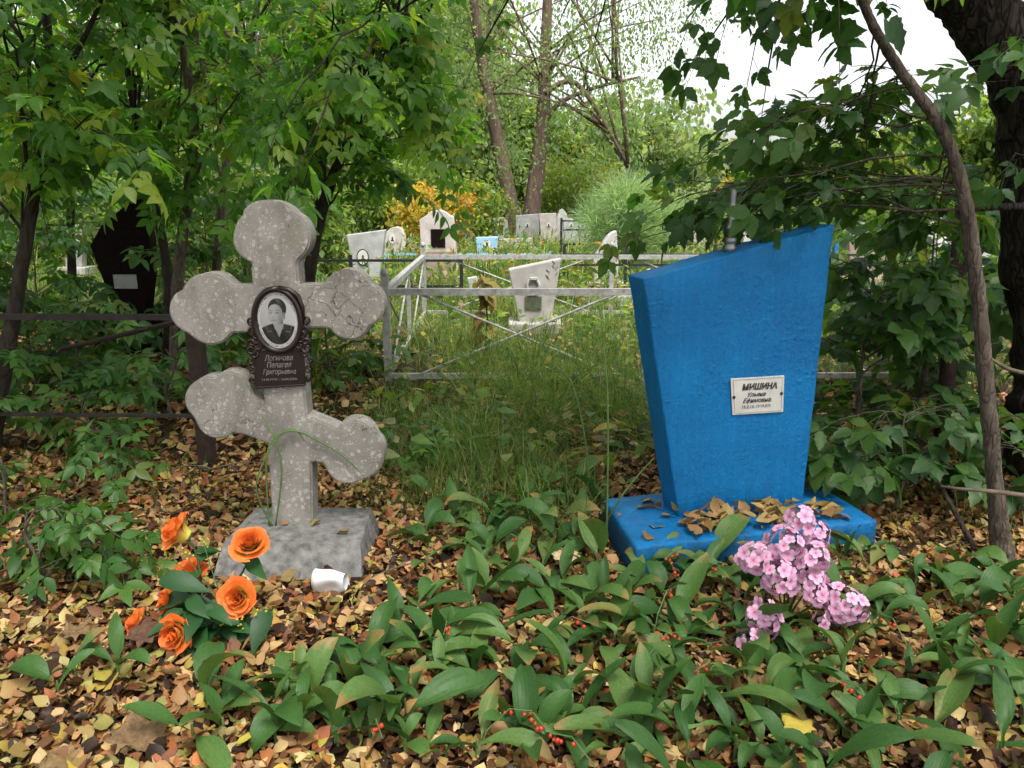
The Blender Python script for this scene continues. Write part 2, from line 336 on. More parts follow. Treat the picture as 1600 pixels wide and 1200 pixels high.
M['fence_white'] = plain('worn_silver_paint', (0.20, 0.19, 0.18), (0.40, 0.39, 0.37), 26, 0.55, 0.5, 0.003, detail=8)
M['steel'] = plain('dull_steel', (0.16, 0.16, 0.16), (0.30, 0.30, 0.29), 30, 0.42, 0.2, 0.001, metal=0.85)
M['photo'] = vcol('enamel_photo', 0.25)
M['stone_pale'] = plain('pale_stone', (0.26, 0.24, 0.22), (0.40, 0.375, 0.35), 6, 0.8, 0.2, 0.004, detail=7)
M['stone_grey'] = plain('grey_stone', (0.26, 0.26, 0.25), (0.40, 0.40, 0.39), 8, 0.8, 0.3, 0.004, detail=8)
M['stone_pink'] = plain('pinkish_stone', (0.33, 0.29, 0.26), (0.48, 0.44, 0.405), 9, 0.85, 0.4, 0.006, detail=8)
M['stone_white'] = plain('whitewashed_stone', (0.32, 0.31, 0.295), (0.48, 0.47, 0.45), 8, 0.8)
M['stone_black'] = plain('polished_black_stone', (0.005, 0.003, 0.003), (0.012, 0.006, 0.0055), 30, 0.5, 0.02, 0.001, spec=.06)
M['stone_brown'] = plain('brown_pink_stone', (0.20, 0.14, 0.12), (0.31, 0.23, 0.20), 12, 0.7)
M['pale_blue'] = plain('pale_blue_paint', (0.20, 0.38, 0.55), (0.30, 0.48, 0.62), 8, 0.6)
M['teal'] = plain('teal_paint', (0.03, 0.09, 0.10), (0.06, 0.15, 0.16), 20, 0.6)
M['green_brass'] = plain('verdigris_plate', (0.045, 0.055, 0.035), (0.09, 0.10, 0.065), 30, 0.5)
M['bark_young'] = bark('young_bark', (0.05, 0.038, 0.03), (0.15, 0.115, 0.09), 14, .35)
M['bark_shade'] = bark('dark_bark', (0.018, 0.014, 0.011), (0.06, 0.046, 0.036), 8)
M['bark_old'] = bark('old_bark', (0.006, 0.005, 0.004), (0.055, 0.042, 0.034), 9, 0.2, 1.0)
M['bark_far'] = bark('reddish_bark', (0.07, 0.045, 0.035), (0.17, 0.115, 0.09), 3)
M['twig'] = plain('twig_bark', (0.06, 0.045, 0.03), (0.16, 0.12, 0.08), 30, 0.85)
M['stem_green'] = plain('green_stem', (0.06, 0.11, 0.03), (0.11, 0.17, 0.05), 20, 0.6)
M['leaf_t'] = leafmat('tinted_leaf', trans=.5, boost=2.1)
M['litter_t'] = leafmat('tinted_litter', trans=0.12, rough=0.55, spec=0.3, warm=(1.1, 0.95, 0.6))
M['leaf_left'] = leafmat('box_elder_leaf', [(0, (0.04, 0.115, 0.018)), (0.4, (0.07, 0.17, 0.022)), (0.75, (0.11, 0.225, 0.028)), (0.98, (0.20, 0.25, 0.035)), (1, (0.22, 0.18, 0.03))], 0.55, boost=2.3)
M['leaf_right'] = leafmat('maple_leaf', [(0, (0.028, 0.078, 0.020)), (0.5, (0.045, 0.105, 0.025)), (0.9, (0.07, 0.15, 0.03)), (1, (0.12, 0.17, 0.03))], 0.45, boost=1.8)
M['leaf_low'] = leafmat('undergrowth_leaf', [(0, (0.03, 0.09, 0.018)), (0.5, (0.055, 0.14, 0.024)), (0.9, (0.09, 0.185, 0.03)), (1, (0.12, 0.15, 0.03))], 0.36)
M['lily'] = leafmat('lily_of_the_valley_leaf', [(0, (0.03, 0.085, 0.018)), (0.5, (0.055, 0.128, 0.027)), (0.93, (0.10, 0.175, 0.042)), (0.985, (0.12, 0.16, 0.045)), (1, (0.27, 0.21, 0.06))], 0.22, 0.5, 0.3, vein=8)
M['litter'] = leafmat('fallen_leaf', [(0, (0.26, 0.135, 0.055)), (0.2, (0.34, 0.19, 0.08)), (0.4, (0.28, 0.215, 0.065)), (0.55, (0.16, 0.065, 0.026)), (0.7, (0.40, 0.25, 0.12)), (0.85, (0.34, 0.245, 0.05)), (1, (0.25, 0.13, 0.055))], 0.12, 0.55, 0.3, warm=(1.1, 0.95, 0.6))
M['rose_leaf'] = leafmat('fabric_leaf', [(0, (0.012, 0.05, 0.012)), (1, (0.025, 0.085, 0.02))], 0.12, 0.5, 0.3)
M['rose'] = vcol('fabric_rose_petal', 0.65)
M['berry'] = plain('red_berry', (0.33, 0.02, 0.012), (0.5, 0.05, 0.02), 40, 0.3)
M['yellow'] = plain('yellow_sprig', (0.34, 0.28, 0.015), (0.48, 0.40, 0.04), 40, 0.6)
M['pink'] = vcol('fabric_pink_petal', 0.65)
M['cup'] = plain('white_plastic', (0.66, 0.66, 0.65), (0.74, 0.74, 0.73), 10, 0.35, 0.05, 0.001)

# ================================================================== GROUND AND FAR LAND
def grid_ground():
    xs = np.concatenate([-np.geomspace(400, 6, 14), np.linspace(-5.5, 6, 70), np.geomspace(6.6, 400, 14)])
    ys = np.concatenate([[-60, -20, -8, -3], np.linspace(-1, 10, 70), np.geomspace(11, 600, 22)])
    V = [(x, y, gz(x, y) if abs(x) < 20 and y < 30 else 0) for y in ys for x in xs]; w = len(xs)
    Q = [(j*w+i, j*w+i+1, (j+1)*w+i+1, (j+1)*w+i) for j in range(len(ys)-1) for i in range(w-1)]
    return raw_mesh('ground', V, Q)
tag(put('ground', grid_ground(), M['soil']), 'dark soil ground under the leaves and grass', kind='structure')
def hill():
    V, Q = [], []; xs = np.linspace(-260, 420, 60); ys = np.linspace(110, 420, 14)
    for y in ys:
        for x in xs:
            t = min(1, max(0, (y-110)/120)); z = -0.3+t*(7.5+3.0*math.sin(x*0.013+0.5)+1.5*math.sin(x*0.041))
            V.append((x, y, z))
    w = len(xs)
    Q = [(j*w+i, j*w+i+1, (j+1)*w+i+1, (j+1)*w+i) for j in range(13) for i in range(w-1)]
    return raw_mesh('hill', V, Q)
M['hill'] = plain('far_meadow', (0.16, 0.20, 0.09), (0.30, 0.29, 0.13), 0.05, 0.95)
tag(put('hill', hill(), M['hill']), 'pale yellow green hillside beyond the cemetery', kind='structure')

# ================================================================== THE CONCRETE CROSS
def text_mesh(s, size, shear=0.0, bold=0.0, space=1.0):
    c = bpy.data.curves.new('lettering', 'FONT'); c.body = s; c.size = size; c.shear = shear; c.offset = bold
    c.align_x = 'CENTER'; c.align_y = 'CENTER'; c.extrude = 0.0006; c.resolution_u = 3; c.space_character = space
    o = bpy.data.objects.new('tmp_text', c); COL.objects.link(o)
    dg = bpy.context.evaluated_depsgraph_get(); me = bpy.data.meshes.new_from_object(o.evaluated_get(dg))
    bpy.data.objects.remove(o); bpy.data.curves.remove(c); return me
def face_matrix(p, right, up):
    r = right.normalized(); u = (up-r*up.dot(r)).normalized(); n = r.cross(u)
    return Matrix(((r.x, u.x, n.x, p.x), (r.y, u.y, n.y, p.y), (r.z, u.z, n.z, p.z), (0, 0, 0, 1)))
def smooth_closed(pts, it=1):
    for _ in range(it):
        q = []
        for i, p in enumerate(pts):
            a, b = pts[i-1], pts[(i+1) % len(pts)]
            q.append(p*0.7+(a+b)*0.15)
        pts = q
    return pts
CY = 2.46; CT = 0.085; BZ = 0.095
z1 = [(492,465),(488,360),(455,345),(425,320),(405,285),(400,245),(408,200),(425,165),(447,140),(450,115),(475,88),(510,72),(560,65),(610,72),(650,90),(680,115),(690,130),(720,145),(745,175),(762,215),(765,255),(755,295),(735,325),(710,345),(703,365),(712,465),
      (825,465),(840,440),(870,410),(910,395),(950,393),(990,405),(1020,430),(1040,465),(1070,480),(1095,510),(1110,550),(1110,590),(1095,625),(1065,650),(1045,660),(1030,690),(1000,715),(960,727),(915,720),(880,700),(855,672),(838,667),(728,668),(735,940)]
z1 = [(230+x/3, 290+y/3) for x, y in z1]
z2 = [(672,215),(785,262),(800,245),(830,233),(870,235),(905,255),(925,285),(932,302),(950,320),(960,355),(955,400),(935,430),(900,450),(875,456),(855,468),(820,472),(785,465),(755,440),(740,410),(728,394),(705,388),(688,392),(690,420),(692,640),
      (542,640),(536,500),(528,400),(524,320),(430,285),(395,282),(370,298),(330,303),(290,290),(265,265),(253,236),(240,215),(215,185),(210,150),(220,115),(250,85),(290,68),(322,70),(350,52),(390,50),(430,68),(455,98),(470,138),(508,160),(508,110)]
z2 = [(200+x/2.4, 560+y/2.4) for x, y in z2]
z3 = [(490,686),(400,692),(380,715),(345,740),(300,748),(255,740),(215,715),(190,692),(160,680),(130,655),(108,620),(100,580),(108,540),(130,505),(165,488),(175,460),(205,430),(250,412),(300,410),(345,420),(378,450),(402,468)]
z3 = [(230+x/3, 290+y/3) for x, y in z3]
outline = [at(u, v, CY) for u, v in z1+z2+z3]
outline = [Vector((p.x, 0, p.z)) for p in outline]
# sharpen the corners only where lobes meet: smooth lightly
def lobed(pts, it=2):
    for _ in range(it):
        q = []; n = len(pts)
        for i, p in enumerate(pts):
            a, b = p-pts[i-1], pts[(i+1) % n]-p
            if a.length > 1e-6 and b.length > 1e-6 and a.angle(b) > R(33): q.append(p)
            else: q += [p.lerp(pts[i-1], .25), p.lerp(pts[(i+1) % n], .25)]
        pts = q
    return pts
outline = lobed(outline)
cx0 = sum(p.x for p in outline)/len(outline)
cross = thing('cross_gravestone', 'grey terrazzo three-barred cross with rounded lobes standing on a concrete base', 'gravestone', (-0.73, CY+0.04, 0))
def cross_mesh():
    bm = bmesh.new()
    f = bm.faces.new([bm.verts.new((p.x, CY, p.z)) for p in outline])
    bmesh.ops.recalc_face_normals(bm, faces=[f])
    if f.normal.y > 0: bmesh.ops.reverse_faces(bm, faces=[f])
    r = bmesh.ops.extrude_face_region(bm, geom=[f])
    nv = [e for e in r['geom'] if isinstance(e, bmesh.types.BMVert)]
    bmesh.ops.translate(bm, verts=nv, vec=(0, CT, 0))
    bmesh.ops.recalc_face_normals(bm, faces=bm.faces)
    es = [e for e in bm.edges if abs(e.verts[0].co.y-e.verts[1].co.y) < 1e-6]
    bmesh.ops.bevel(bm, geom=es, offset=0.006, segments=2, affect='EDGES')
    bmesh.ops.triangulate(bm, faces=[f for f in bm.faces if len(f.verts) > 4])
    me = bpy.data.meshes.new('cross'); bm.to_mesh(me); bm.free(); return me
put('cross_body', cross_mesh(), M['terrazzo'], cross)
# battered base block
bt = [ground(388, 806, .15), ground(566, 800, .15), ground(563, 850, .15), ground(352, 853, .15)]
def base_block():
    zt = BZ; f_l, f_r = Vector((-0.965, 2.17, -0.05)), Vector((-0.47, 2.18, -0.05))
    t = [Vector((-0.945, 2.31, zt)), Vector((-0.495, 2.315, zt)), Vector((-0.51, 2.60, zt)), Vector((-0.93, 2.60, zt))]
    b = [f_l, f_r, Vector((-0.47, 2.63, -0.05)), Vector((-0.965, 2.63, -0.05))]
    mb = MB().add(t+b, [(0,1,2,3),(4,7,6,5),(0,4,5,1),(1,5,6,2),(2,6,7,3),(3,7,4,0)])
    me = mb.mesh('base', bevel=0.006, seg=2); bm = bmesh.new(); bm.from_mesh(me)
    bmesh.ops.subdivide_edges(bm, edges=[e for e in bm.edges if e.calc_length() > 0.1], cuts=7, use_grid_fill=True)
    rs = random.Random(3)
    for v in bm.verts: v.co += Vector([rs.uniform(-0.0012, 0.0012) for _ in range(3)])
    bm.to_mesh(me); bm.free(); return me
put('base', base_block(), M['concrete'], cross)

# name plate with oval portrait
plq = thing('portrait_plaque', 'brown cast plaque with oval black and white portrait fixed to the cross', 'plaque', at(437, 600, CY))
FY = CY-0.001
def cpt(u, v, y=FY): return at(u, v, y)
c_ov = cpt(435, 500); ow, oh = abs(cpt(467, 500).x-cpt(404, 500).x)/2, abs(cpt(435, 456).z-cpt(435, 545).z)/2
mb = MB(); n = 48                                   # oval moulding
ringpts = [Vector((c_ov.x+(ow+0.010)*math.cos(a), FY-0.010, c_ov.z+(oh+0.008)*math.sin(a))) for a in [2*math.pi*i/n for i in range(n)]]
mb.tube(ringpts+[ringpts[0]], 0.010, 8, cap=False); mb.build('oval_moulding', M['bronze'], plq, smooth=True)
mb = MB()
poly = [((ow+0.012)*math.cos(2*math.pi*i/n), (oh+0.010)*math.sin(2*math.pi*i/n)) for i in range(n)]
mb.prism(poly, 0.007, Matrix.Translation((c_ov.x, FY-0.007, c_ov.z))); mb.build('oval_back', M['bronze'], plq)
def portrait():
    nx, ny = 91, 121; V, C, idx = [], [], {}
    sst = lambda a, b, x: min(1, max(0, (x-a)/(b-a)))**2*(3-2*min(1, max(0, (x-a)/(b-a))))
    for j in range(ny):
        for i in range(nx):
            x = -1+2*i/(nx-1); y = -1+2*j/(ny-1)
            if x*x+y*y > 1.0: continue
            r = math.hypot(x, y)
            g = 0.46-0.10*sst(-0.2, 0.9, -y)+0.06*x
            # jacket
            sh = -0.10-0.17*x*x-0.10*max(0, -x-.3); jk = sst(-0.02, 0.02, sh-y); g = g*(1-jk)+(0.030+0.012*math.sin(7*x+5*y))*jk
            # neck and open collar
            nk = sst(0.0, 0.03, 0.24-abs(x-0.06))*sst(-0.02, 0.02, y+0.30)*sst(-0.02, 0.02, 0.05-y); g = g*(1-nk)+(0.26-0.12*sst(-0.1, 0.3, x))*nk
            vv = sst(0, 0.03, (y+0.62)*0.56-abs(x-0.04))*sst(0, 0.03, -0.10-y); g = g*(1-vv)+(0.31-.05*x)*vv
            for s in (-1, 1):                       # stitched lapels
                d = abs((x-0.04)*s-0.60-0.25*(y+0.30)); k = math.exp(-(d/0.012)**2)*sst(-0.36, -0.32, y)*sst(-0.10, -0.14, y); g = g*(1-0.6*k)+0.28*0.6*k
                d = abs(y+0.33+0.12*abs(x)); k = math.exp(-(d/0.012)**2)*sst(.32, .36, (x-.04)*s)*sst(.60, .56, (x-.04)*s); g = g*(1-0.6*k)+0.28*0.6*k
            # hair swept back
            hx, hy = (x-0.03)/0.46, (y-0.42)/0.36
            hd = sst(0, 0.08, 1-hx*hx-hy*hy); hair = 0.022+0.05*max(0, math.sin(13*x+10*y))*sst(0.5, 0.7, y); g = g*(1-hd)+hair*hd
            er = sst(0, 0.05, 0.11-math.hypot((x-0.34)*1.3, (y-0.16)*0.7)); g = g*(1-er)+0.20*er
            # face, three-quarter to the left
            fx, fy = (x+0.08)/0.37, (y-0.20)/(0.37 if y > .2 else .33)
            fc = sst(-0.03, 0.07, 1-(abs(fx)**2.3+abs(fy)**2.2)); skin = 0.37-0.13*sst(-0.1, 0.9, fx)-0.04*fy*fy; g = g*(1-fc)+skin*fc
            def blob(px, py, sx, sy, dark, amt):
                nonlocal g
                k = math.exp(-((x-px)/sx)**2-((y-py)/sy)**2)*amt; g = g*(1-k)+dark*k
            blob(-0.30, 0.27, 0.075, 0.026, 0.05, 0.75); blob(0.01, 0.27, 0.09, 0.028, 0.05, 0.8)
            blob(-0.30, 0.35, 0.09, 0.018, 0.05, 0.65); blob(0.02, 0.36, 0.11, 0.018, 0.05, 0.65)
            blob(-0.18, 0.11, 0.06, 0.022, 0.10, 0.55); blob(-0.14, 0.20, 0.018, 0.09, 0.22, 0.45); blob(-0.20, 0.19, 0.025, 0.09, 0.48, 0.4)
            blob(-0.16, 0.015, 0.11, 0.018, 0.07, 0.7); blob(-0.15, -0.03, 0.08, 0.02, 0.22, 0.4)
            blob(0.14, 0.02, 0.12, 0.14, 0.15, 0.4)
            # white rim with a little dark garland
            rm = sst(0.84, 0.86, r); pat = 0.5+0.5*math.sin(34*math.atan2(y, x)+2.2*math.sin(13*math.atan2(y, x)))*math.sin(60*r); 
            rimc = 0.55-0.45*sst(0.55, 0.8, pat)*sst(0.87, 0.89, r)*sst(0.97, 0.95, r)*(1 if abs(math.sin(math.atan2(y, x))) > 0.35 else 0)
            g = g*(1-rm)+rimc*rm
            idx[i, j] = len(V); V.append((c_ov.x+x*ow, FY-0.0085-0.004*(1-r*r), c_ov.z+y*oh)); g *= .74; C.append((g*1.02, g, g*0.96))
    Q = [(idx[i, j], idx[i+1, j], idx[i+1, j+1], idx[i, j+1]) for i in range(nx-1) for j in range(ny-1)
         if all(k in idx for k in ((i, j), (i+1, j), (i+1, j+1), (i, j+1)))]
    return raw_mesh('portrait', V, Q, np.array(C))
o = put('portrait', portrait(), M['photo'], plq); tag(o, 'oval black and white photo of a person in a dark jacket')
# name tablet
tl, tr, br, bl = (cpt(397, 548), cpt(475, 546), cpt(478, 600), cpt(402, 605))
mb = MB()
def quadplate(mb, c, t, y=None):
    a = [Vector(p) for p in c]; b = [p+Vector((0, -t, 0)) for p in a]
    return mb.add(b+a, [(0,1,2,3),(7,6,5,4),(0,4,5,1),(1,5,6,2),(2,6,7,3),(3,7,4,0)])
quadplate(mb, (tl, tr, br, bl), 0.010); mb.build('tablet', M['bronze_plate'], plq, bevel=0.002)
for a, b in ((tl, tr), (tr, br), (br, bl), (bl, tl)):
    MB().tube([a+Vector((0, -0.010, 0)), b+Vector((0, -0.010, 0))], 0.0032, 6).build('rim', M['bronze'], plq)
tu = (tr-tl).normalized(); tdn = ((bl-tl)+(br-tr)).normalized(); tc = (tl+tr+br+bl)/4
def letters(s, size, off, mat, parent, c, right, up, n_off, wid=None, **k):
    me = text_mesh(s, size, **k)
    if wid:
        xs = [v.co.x for v in me.vertices]; f = wid/(max(xs)-min(xs)); x0 = (max(xs)+min(xs))/2
        for v in me.vertices: v.co.x = (v.co.x-x0)*f
    Mx = face_matrix(c+up*off, right, up); Mx.translation += Mx.col[2].xyz*n_off
    return put('lettering', me, mat, parent, Mx)
Wt = (tr-tl).length
for s, size, off, wf in (('Логинова', 0.026, 0.035, .57), ('Пелагея', 0.026, 0.012, .50), ('Григорьевна', 0.024, -0.011, .66), ('14.10.1910г.– 26.04.2003г.', 0.0105, -0.036, .72)):
    letters(s, size, off, M['pale_letter'], plq, tc+Vector((0, -0.010, 0)), tu, -tdn, 0.0008, wid=Wt*wf, shear=0.3 if size > .02 else 0)
# cast scrolls round the portrait and tablet
def scroll(u0, v0, r_px, turns, flip, thick, start=0.0):
    c = cpt(u0, v0, FY-0.007); k = abs(cpt(u0+1, v0).x-cpt(u0, v0).x); pts = []; rad = []
    for i in range(22):
        t = i/21; a = start+turns*2*math.pi*t; rr = r_px*k*(1-0.78*t)
        pts.append(c+Vector((flip*rr*math.cos(a), -0.004*math.sin(t*3), rr*math.sin(a)))); rad.append(thick*(1-0.45*t))
    return MB().tube(pts, rad, 6)
for sd, fl in ((-1, -1), (1, 1)):
    cxp = 436
    for du, v, r, tn, th, st in ((43, 500, 8, 1.3, .0055, 2.2), (40, 516, 8, 1.2, .005, 4.2), (36, 530, 8, 1.3, .005, 1.0), (43, 545, 9, 1.4, .0055, 1.6), (46, 562, 6, 1.2, .004, 3.6), (44, 578, 6, 1.2, .0045, 1.2), (43, 592, 5, 1.2, .0045, 4.0), (32, 541, 7, 1.2, .005, 0.5), (38, 508, 7, 1.3, .006, 0.2), (36, 522, 7, 1.3, .006, 3.1), (42, 535, 7, 1.4, .006, 5.0), (40, 553, 6, 1.2, .005, 2.0)):
        scroll(cxp+sd*du+(2 if v > 550 else 0), v+(1 if sd < 0 else -1), r, tn, fl, th, st).build('scroll', M['bronze'], plq, smooth=True)
    arc = [cpt(cxp+sd*x, y, FY-0.012) for x, y in ((39, 505), (37, 480), (29, 462), (16, 453), (0, 450))]
    MB().tube(arc, [.003, .0065, .008, .0075, .009], 8).build('cast_ribbon', M['bronze'], plq, smooth=True)

# ================================================================== THE BLUE STELE
PZ = 0.11
pf_l, pf_r = Vector((0.395, 2.245, PZ)), Vector((1.262, 2.455, PZ))
pr = (pf_r-pf_l).normalized(); pn = Vector((-pr.y, pr.x, 0))      # pn points away from the camera
blue = thing('blue_gravestone', 'bright blue painted slanted gravestone on a wide blue plinth', 'gravestone', (0.85, 2.6, 0))
def rough_block(mb, bevel, cuts, amp, seed, seg=2):
    me = mb.mesh('blk', bevel=bevel, seg=seg); bm = bmesh.new(); bm.from_mesh(me)
    bmesh.ops.subdivide_edges(bm, edges=[e for e in bm.edges if e.calc_length() > 0.08], cuts=cuts, use_grid_fill=True)
    rs = random.Random(seed)
    for v in bm.verts:
        p = v.co; v.co = p+Vector((math.sin(p.z*31+p.x*17), math.sin(p.x*27+p.y*11), math.sin(p.x*23+p.z*19)))*amp+Vector([rs.uniform(-amp, amp)*0.6 for _ in range(3)])
    for f in bm.faces: f.smooth = True
    bm.to_mesh(me); bm.free(); return me
Lp = (pf_r-pf_l).length
c = [pf_l, pf_r, pf_r+Vector((-.085, .41, 0)), Vector((.338, 2.65, PZ))]
mb = MB().add([Vector((p.x, p.y, PZ)) for p in c]+[Vector((p.x, p.y, -0.06)) for p in c], [(0,1,2,3),(7,6,5,4),(0,4,5,1),(1,5,6,2),(2,6,7,3),(3,7,4,0)])
put('plinth', rough_block(mb, 0.010, 6, 0.0015, 5), M['blue_plinth'], blue)
sf = ground(1061, 808, PZ); sr_ = ground(1255, 785, PZ); srd = (sr_-sf); srd.z = 0; srd.normalize()
sn = Vector((-srd.y, srd.x, 0)); ST = 0.125
fc_ = [onplane(u, v, sf, sn) for u, v in ((1006, 436), (1304, 351), (1255, 785), (1061, 808))]
fc_[2].z = fc_[3].z = PZ-0.004
bk = [p+sn*ST for p in fc_]
mb = MB().add(fc_+bk, [(0,1,2,3),(7,6,5,4),(0,4,5,1),(1,5,6,2),(2,6,7,3),(3,7,4,0)])
put('stele', rough_block(mb, 0.006, 9, 0.0011, 8), M['blue'], blue)
SNF = -sn
# enamel name plate
pl = thing('name_plate', 'small cream enamel name plate screwed to the blue gravestone', 'plaque', onplane(1183, 645, sf, sn))
pc = [onplane(u, v, sf, sn)+SNF*0.003 for u, v in ((1140, 591), (1224, 586), (1222, 643), (1143, 648))]
mb = MB(); b_ = [p+SNF*0.004 for p in pc]
mb.add(b_+pc, [(0,1,2,3),(7,6,5,4),(0,4,5,1),(1,5,6,2),(2,6,7,3),(3,7,4,0)]); mb.build('plate', M['enamel'], pl, bevel=0.0015)
pcc = sum(b_, Vector())/4; pright = (b_[1]-b_[0]+b_[2]-b_[3]).normalized(); pup = (b_[0]-b_[3]+b_[1]-b_[2]).normalized()
inner = [pcc+(p-pcc)*0.91 for p in b_]
for i in range(4):
    MB().tube([inner[i]+SNF*0.0004, inner[(i+1) % 4]+SNF*0.0004], 0.0007, 4).build('border_line', M['grey_letter'], pl)
for s, size, off, sx, mat, kw in (('Мишина', 0.036, 0.031, 0.006, 'black_letter', dict(shear=0.15, bold=0.0012)), ('Ульяна', 0.021, 0.004, -0.008, 'black_letter', dict(shear=0.4, bold=0.0003)), ('Ефимовна.', 0.022, -0.017, -0.004, 'black_letter', dict(shear=0.4, bold=0.0003)), ('19.II.10-19.VI.87г.', 0.0165, -0.039, -0.006, 'grey_letter', dict())):
    if s == 'Мишина': s = 'МИШИНА'; size = 0.0285
    letters(s, size, off, M[mat], pl, pcc+pright*sx, pright, pup, 0.0010, **kw)
for u, v in ((1145, 620), (1219, 614)):
    p = onplane(u, v, sf, sn)+SNF*0.007; q = SNF.to_track_quat('Z', 'Y').to_matrix().to_4x4()
    MB().lathe([(0.0055, 0), (0.0055, 0.002), (0.0035, 0.004), (0.0005, 0.0045)], 12, Matrix.Translation(p) @ q).build('screw', M['rust'], pl, smooth=True)
# steel finial on the top edge
top_l, top_r = fc_[0]+sn*ST*.5, fc_[1]+sn*ST*.5
best = min((i/200 for i in range(201)), key=lambda t: abs((lambda p: (p-CAM).dot(_r)/((p-CAM).dot(_f))*FOC+800-1140)(top_l.lerp(top_r, t))))
fp = top_l.lerp(top_r, best); k = (fp-CAM).dot(_f)/FOC
prof = [(9, -5), (9, 6), (7, 9), (8.5, 12), (8.5, 18), (6, 21), (6, 27), (9, 31), (9.5, 36), (6.5, 42), (5, 46), (6.5, 52), (5.5, 56), (4.5, 74), (4.2, 88), (3.6, 92), (0.4, 94)]
prof = [(r*1.15, z) for r, z in prof]
fin = thing('metal_finial', 'turned grey metal finial rod on top of the blue gravestone', 'finial', fp)
tl_ = Matrix.Translation(fp)
MB().lathe([(r*k, z*k) for r, z in prof[:6]], 20, tl_).build('foot', M['steel'], fin, smooth=True)
MB().lathe([(r*k, z*k) for r, z in prof[5:12]], 20, tl_).build('knob', M['steel'], fin, smooth=True)
MB().lathe([(r*k, z*k) for r, z in prof[11:]], 20, tl_).build('spike', M['steel'], fin, smooth=True)

# ================================================================== FENCES
def bar(a, b, w, name, mat, parent, square=True):
    a, b = Vector(a), Vector(b)
    return MB().tube([a, b], w*(0.7071 if square else 0.5), 4 if square else 8).build(name, mat, parent)
fen = thing('grave_fence', 'worn silver painted metal fence with crossed diagonal bars behind the blue gravestone', 'fence', (0, 4.85, 0))
FYF, FYR, XL, XR0 = 4.85, 7.6, -0.80, 0.86
def post(x, y, h, w=0.045):
    p = bar((x, y, -0.05), (x, y, h), w, 'post', M['fence_white'], fen)
    MB().lathe([(w*.62, h-0.01), (w*.62, h+0.012), (w*.4, h+0.03), (0.002, h+0.036)], 12, Matrix.Translation((x, y, 0))).build('cap', M['fence_white'], p, smooth=True)
def panel(a, b, zt=.60, zb=.055, w=0.042, mid=0.0, inset=0.12):
    a, b = Vector(a), Vector(b); d = b-a; L = d.length; d.normalize(); e = Vector((0, 0, 1))
    bar(a+e*zt, b+e*zt, w, 'top_rail', M['fence_white'], fen); bar(a+e*zb, b+e*zb, w*.8, 'bottom_rail', M['fence_white'], fen)
    off = Vector((-d.y, d.x, 0))*0.012
    bar(a+d*L*inset+e*(zt-.01)+off, b-d*L*inset+e*(zb+.01)+off, 0.016, 'diagonal_bar', M['fence_white'], fen, False)
    bar(a+d*L*inset+e*(zb+.01)-off, b-d*L*inset+e*(zt-.01)-off, 0.016, 'diagonal_bar', M['fence_white'], fen, False)
for x, y in ((XL, FYF), (XR0, FYF), (-.87, FYR), (.98, FYR), (2.6, FYF+.02), (2.75, FYR)): post(x, y, .71)
panel((XL, FYF, 0), (XR0, FYF, 0)); panel((XR0, FYF, 0), (2.6, FYF+.02, 0)); panel((-.87, FYR, 0), (.98, FYR, 0)); panel((.98, FYR, 0), (2.75, FYR, 0))
ml = Vector((-.84, (FYF+FYR)/2, 0)); bar(ml+Vector((0, 0, -.05)), ml+Vector((0, 0, .6)), .03, 'post', M['fence_white'], fen)
panel((XL, FYF, 0), ml, inset=.06); panel(ml, (-.87, FYR, 0), inset=.06)

rf = thing('rusty_fence', 'low dark rusty pipe fence in the shade left of the cross', 'fence', (-1.36, 3.25, 0))
bar((-1.36, 3.25, -.05), (-1.36, 3.25, .72), .06, 'post', M['rust'], rf); bar((-3.4, 3.3, -.05), (-3.4, 3.3, .74), .07, 'post', M['rust'], rf)
bar((-4.4, 3.31, .69), (-1.0, 3.24, .69), .024, 'rail', M['dark_iron'], rf); bar((-4.4, 3.31, .26), (-1.25, 3.25, .25), .014, 'rail', M['dark_iron'], rf)
o = MB().tube([(-2.15, 3.6, .48), (-1.75, 3.5, .58), (-1.35, 3.4, .68)], .012, 6); 
o.build('rail', M['rust'], rf)

# leaning rusty pole with a teal top at right
rp = thing('leaning_fence_pole', 'leaning rust brown iron pole with a faded teal ball top', 'pole', ground(1470, 735))
p0, p1 = Vector(ground(1470, 735)), at(1508, 300, 3.25); p0.z = -.05; p0.y = 3.25
p0 = at(1470, 715, 3.25)-Vector((0, 0, .12)); dirp = (p1-p0).normalized()
MB().tube([p0, p1], .034, 12).build('pole', M['rust'], rp, smooth=True)
MB().tube([p1, p1+dirp*.055], .028, 12).build('collar', M['teal'], rp, smooth=True)
bm_ = MB().lathe([(.004, -.03), (.022, -.022), (.031, 0), (.022, .022), (.003, .031)], 14, Matrix.Translation(p1+dirp*.078)); bm_.build('ball', M['teal'], rp, smooth=True)
rp.location = (p0.x, p0.y, 0)
for ch in rp.children: ch.matrix_parent_inverse = wmat(rp).inverted()

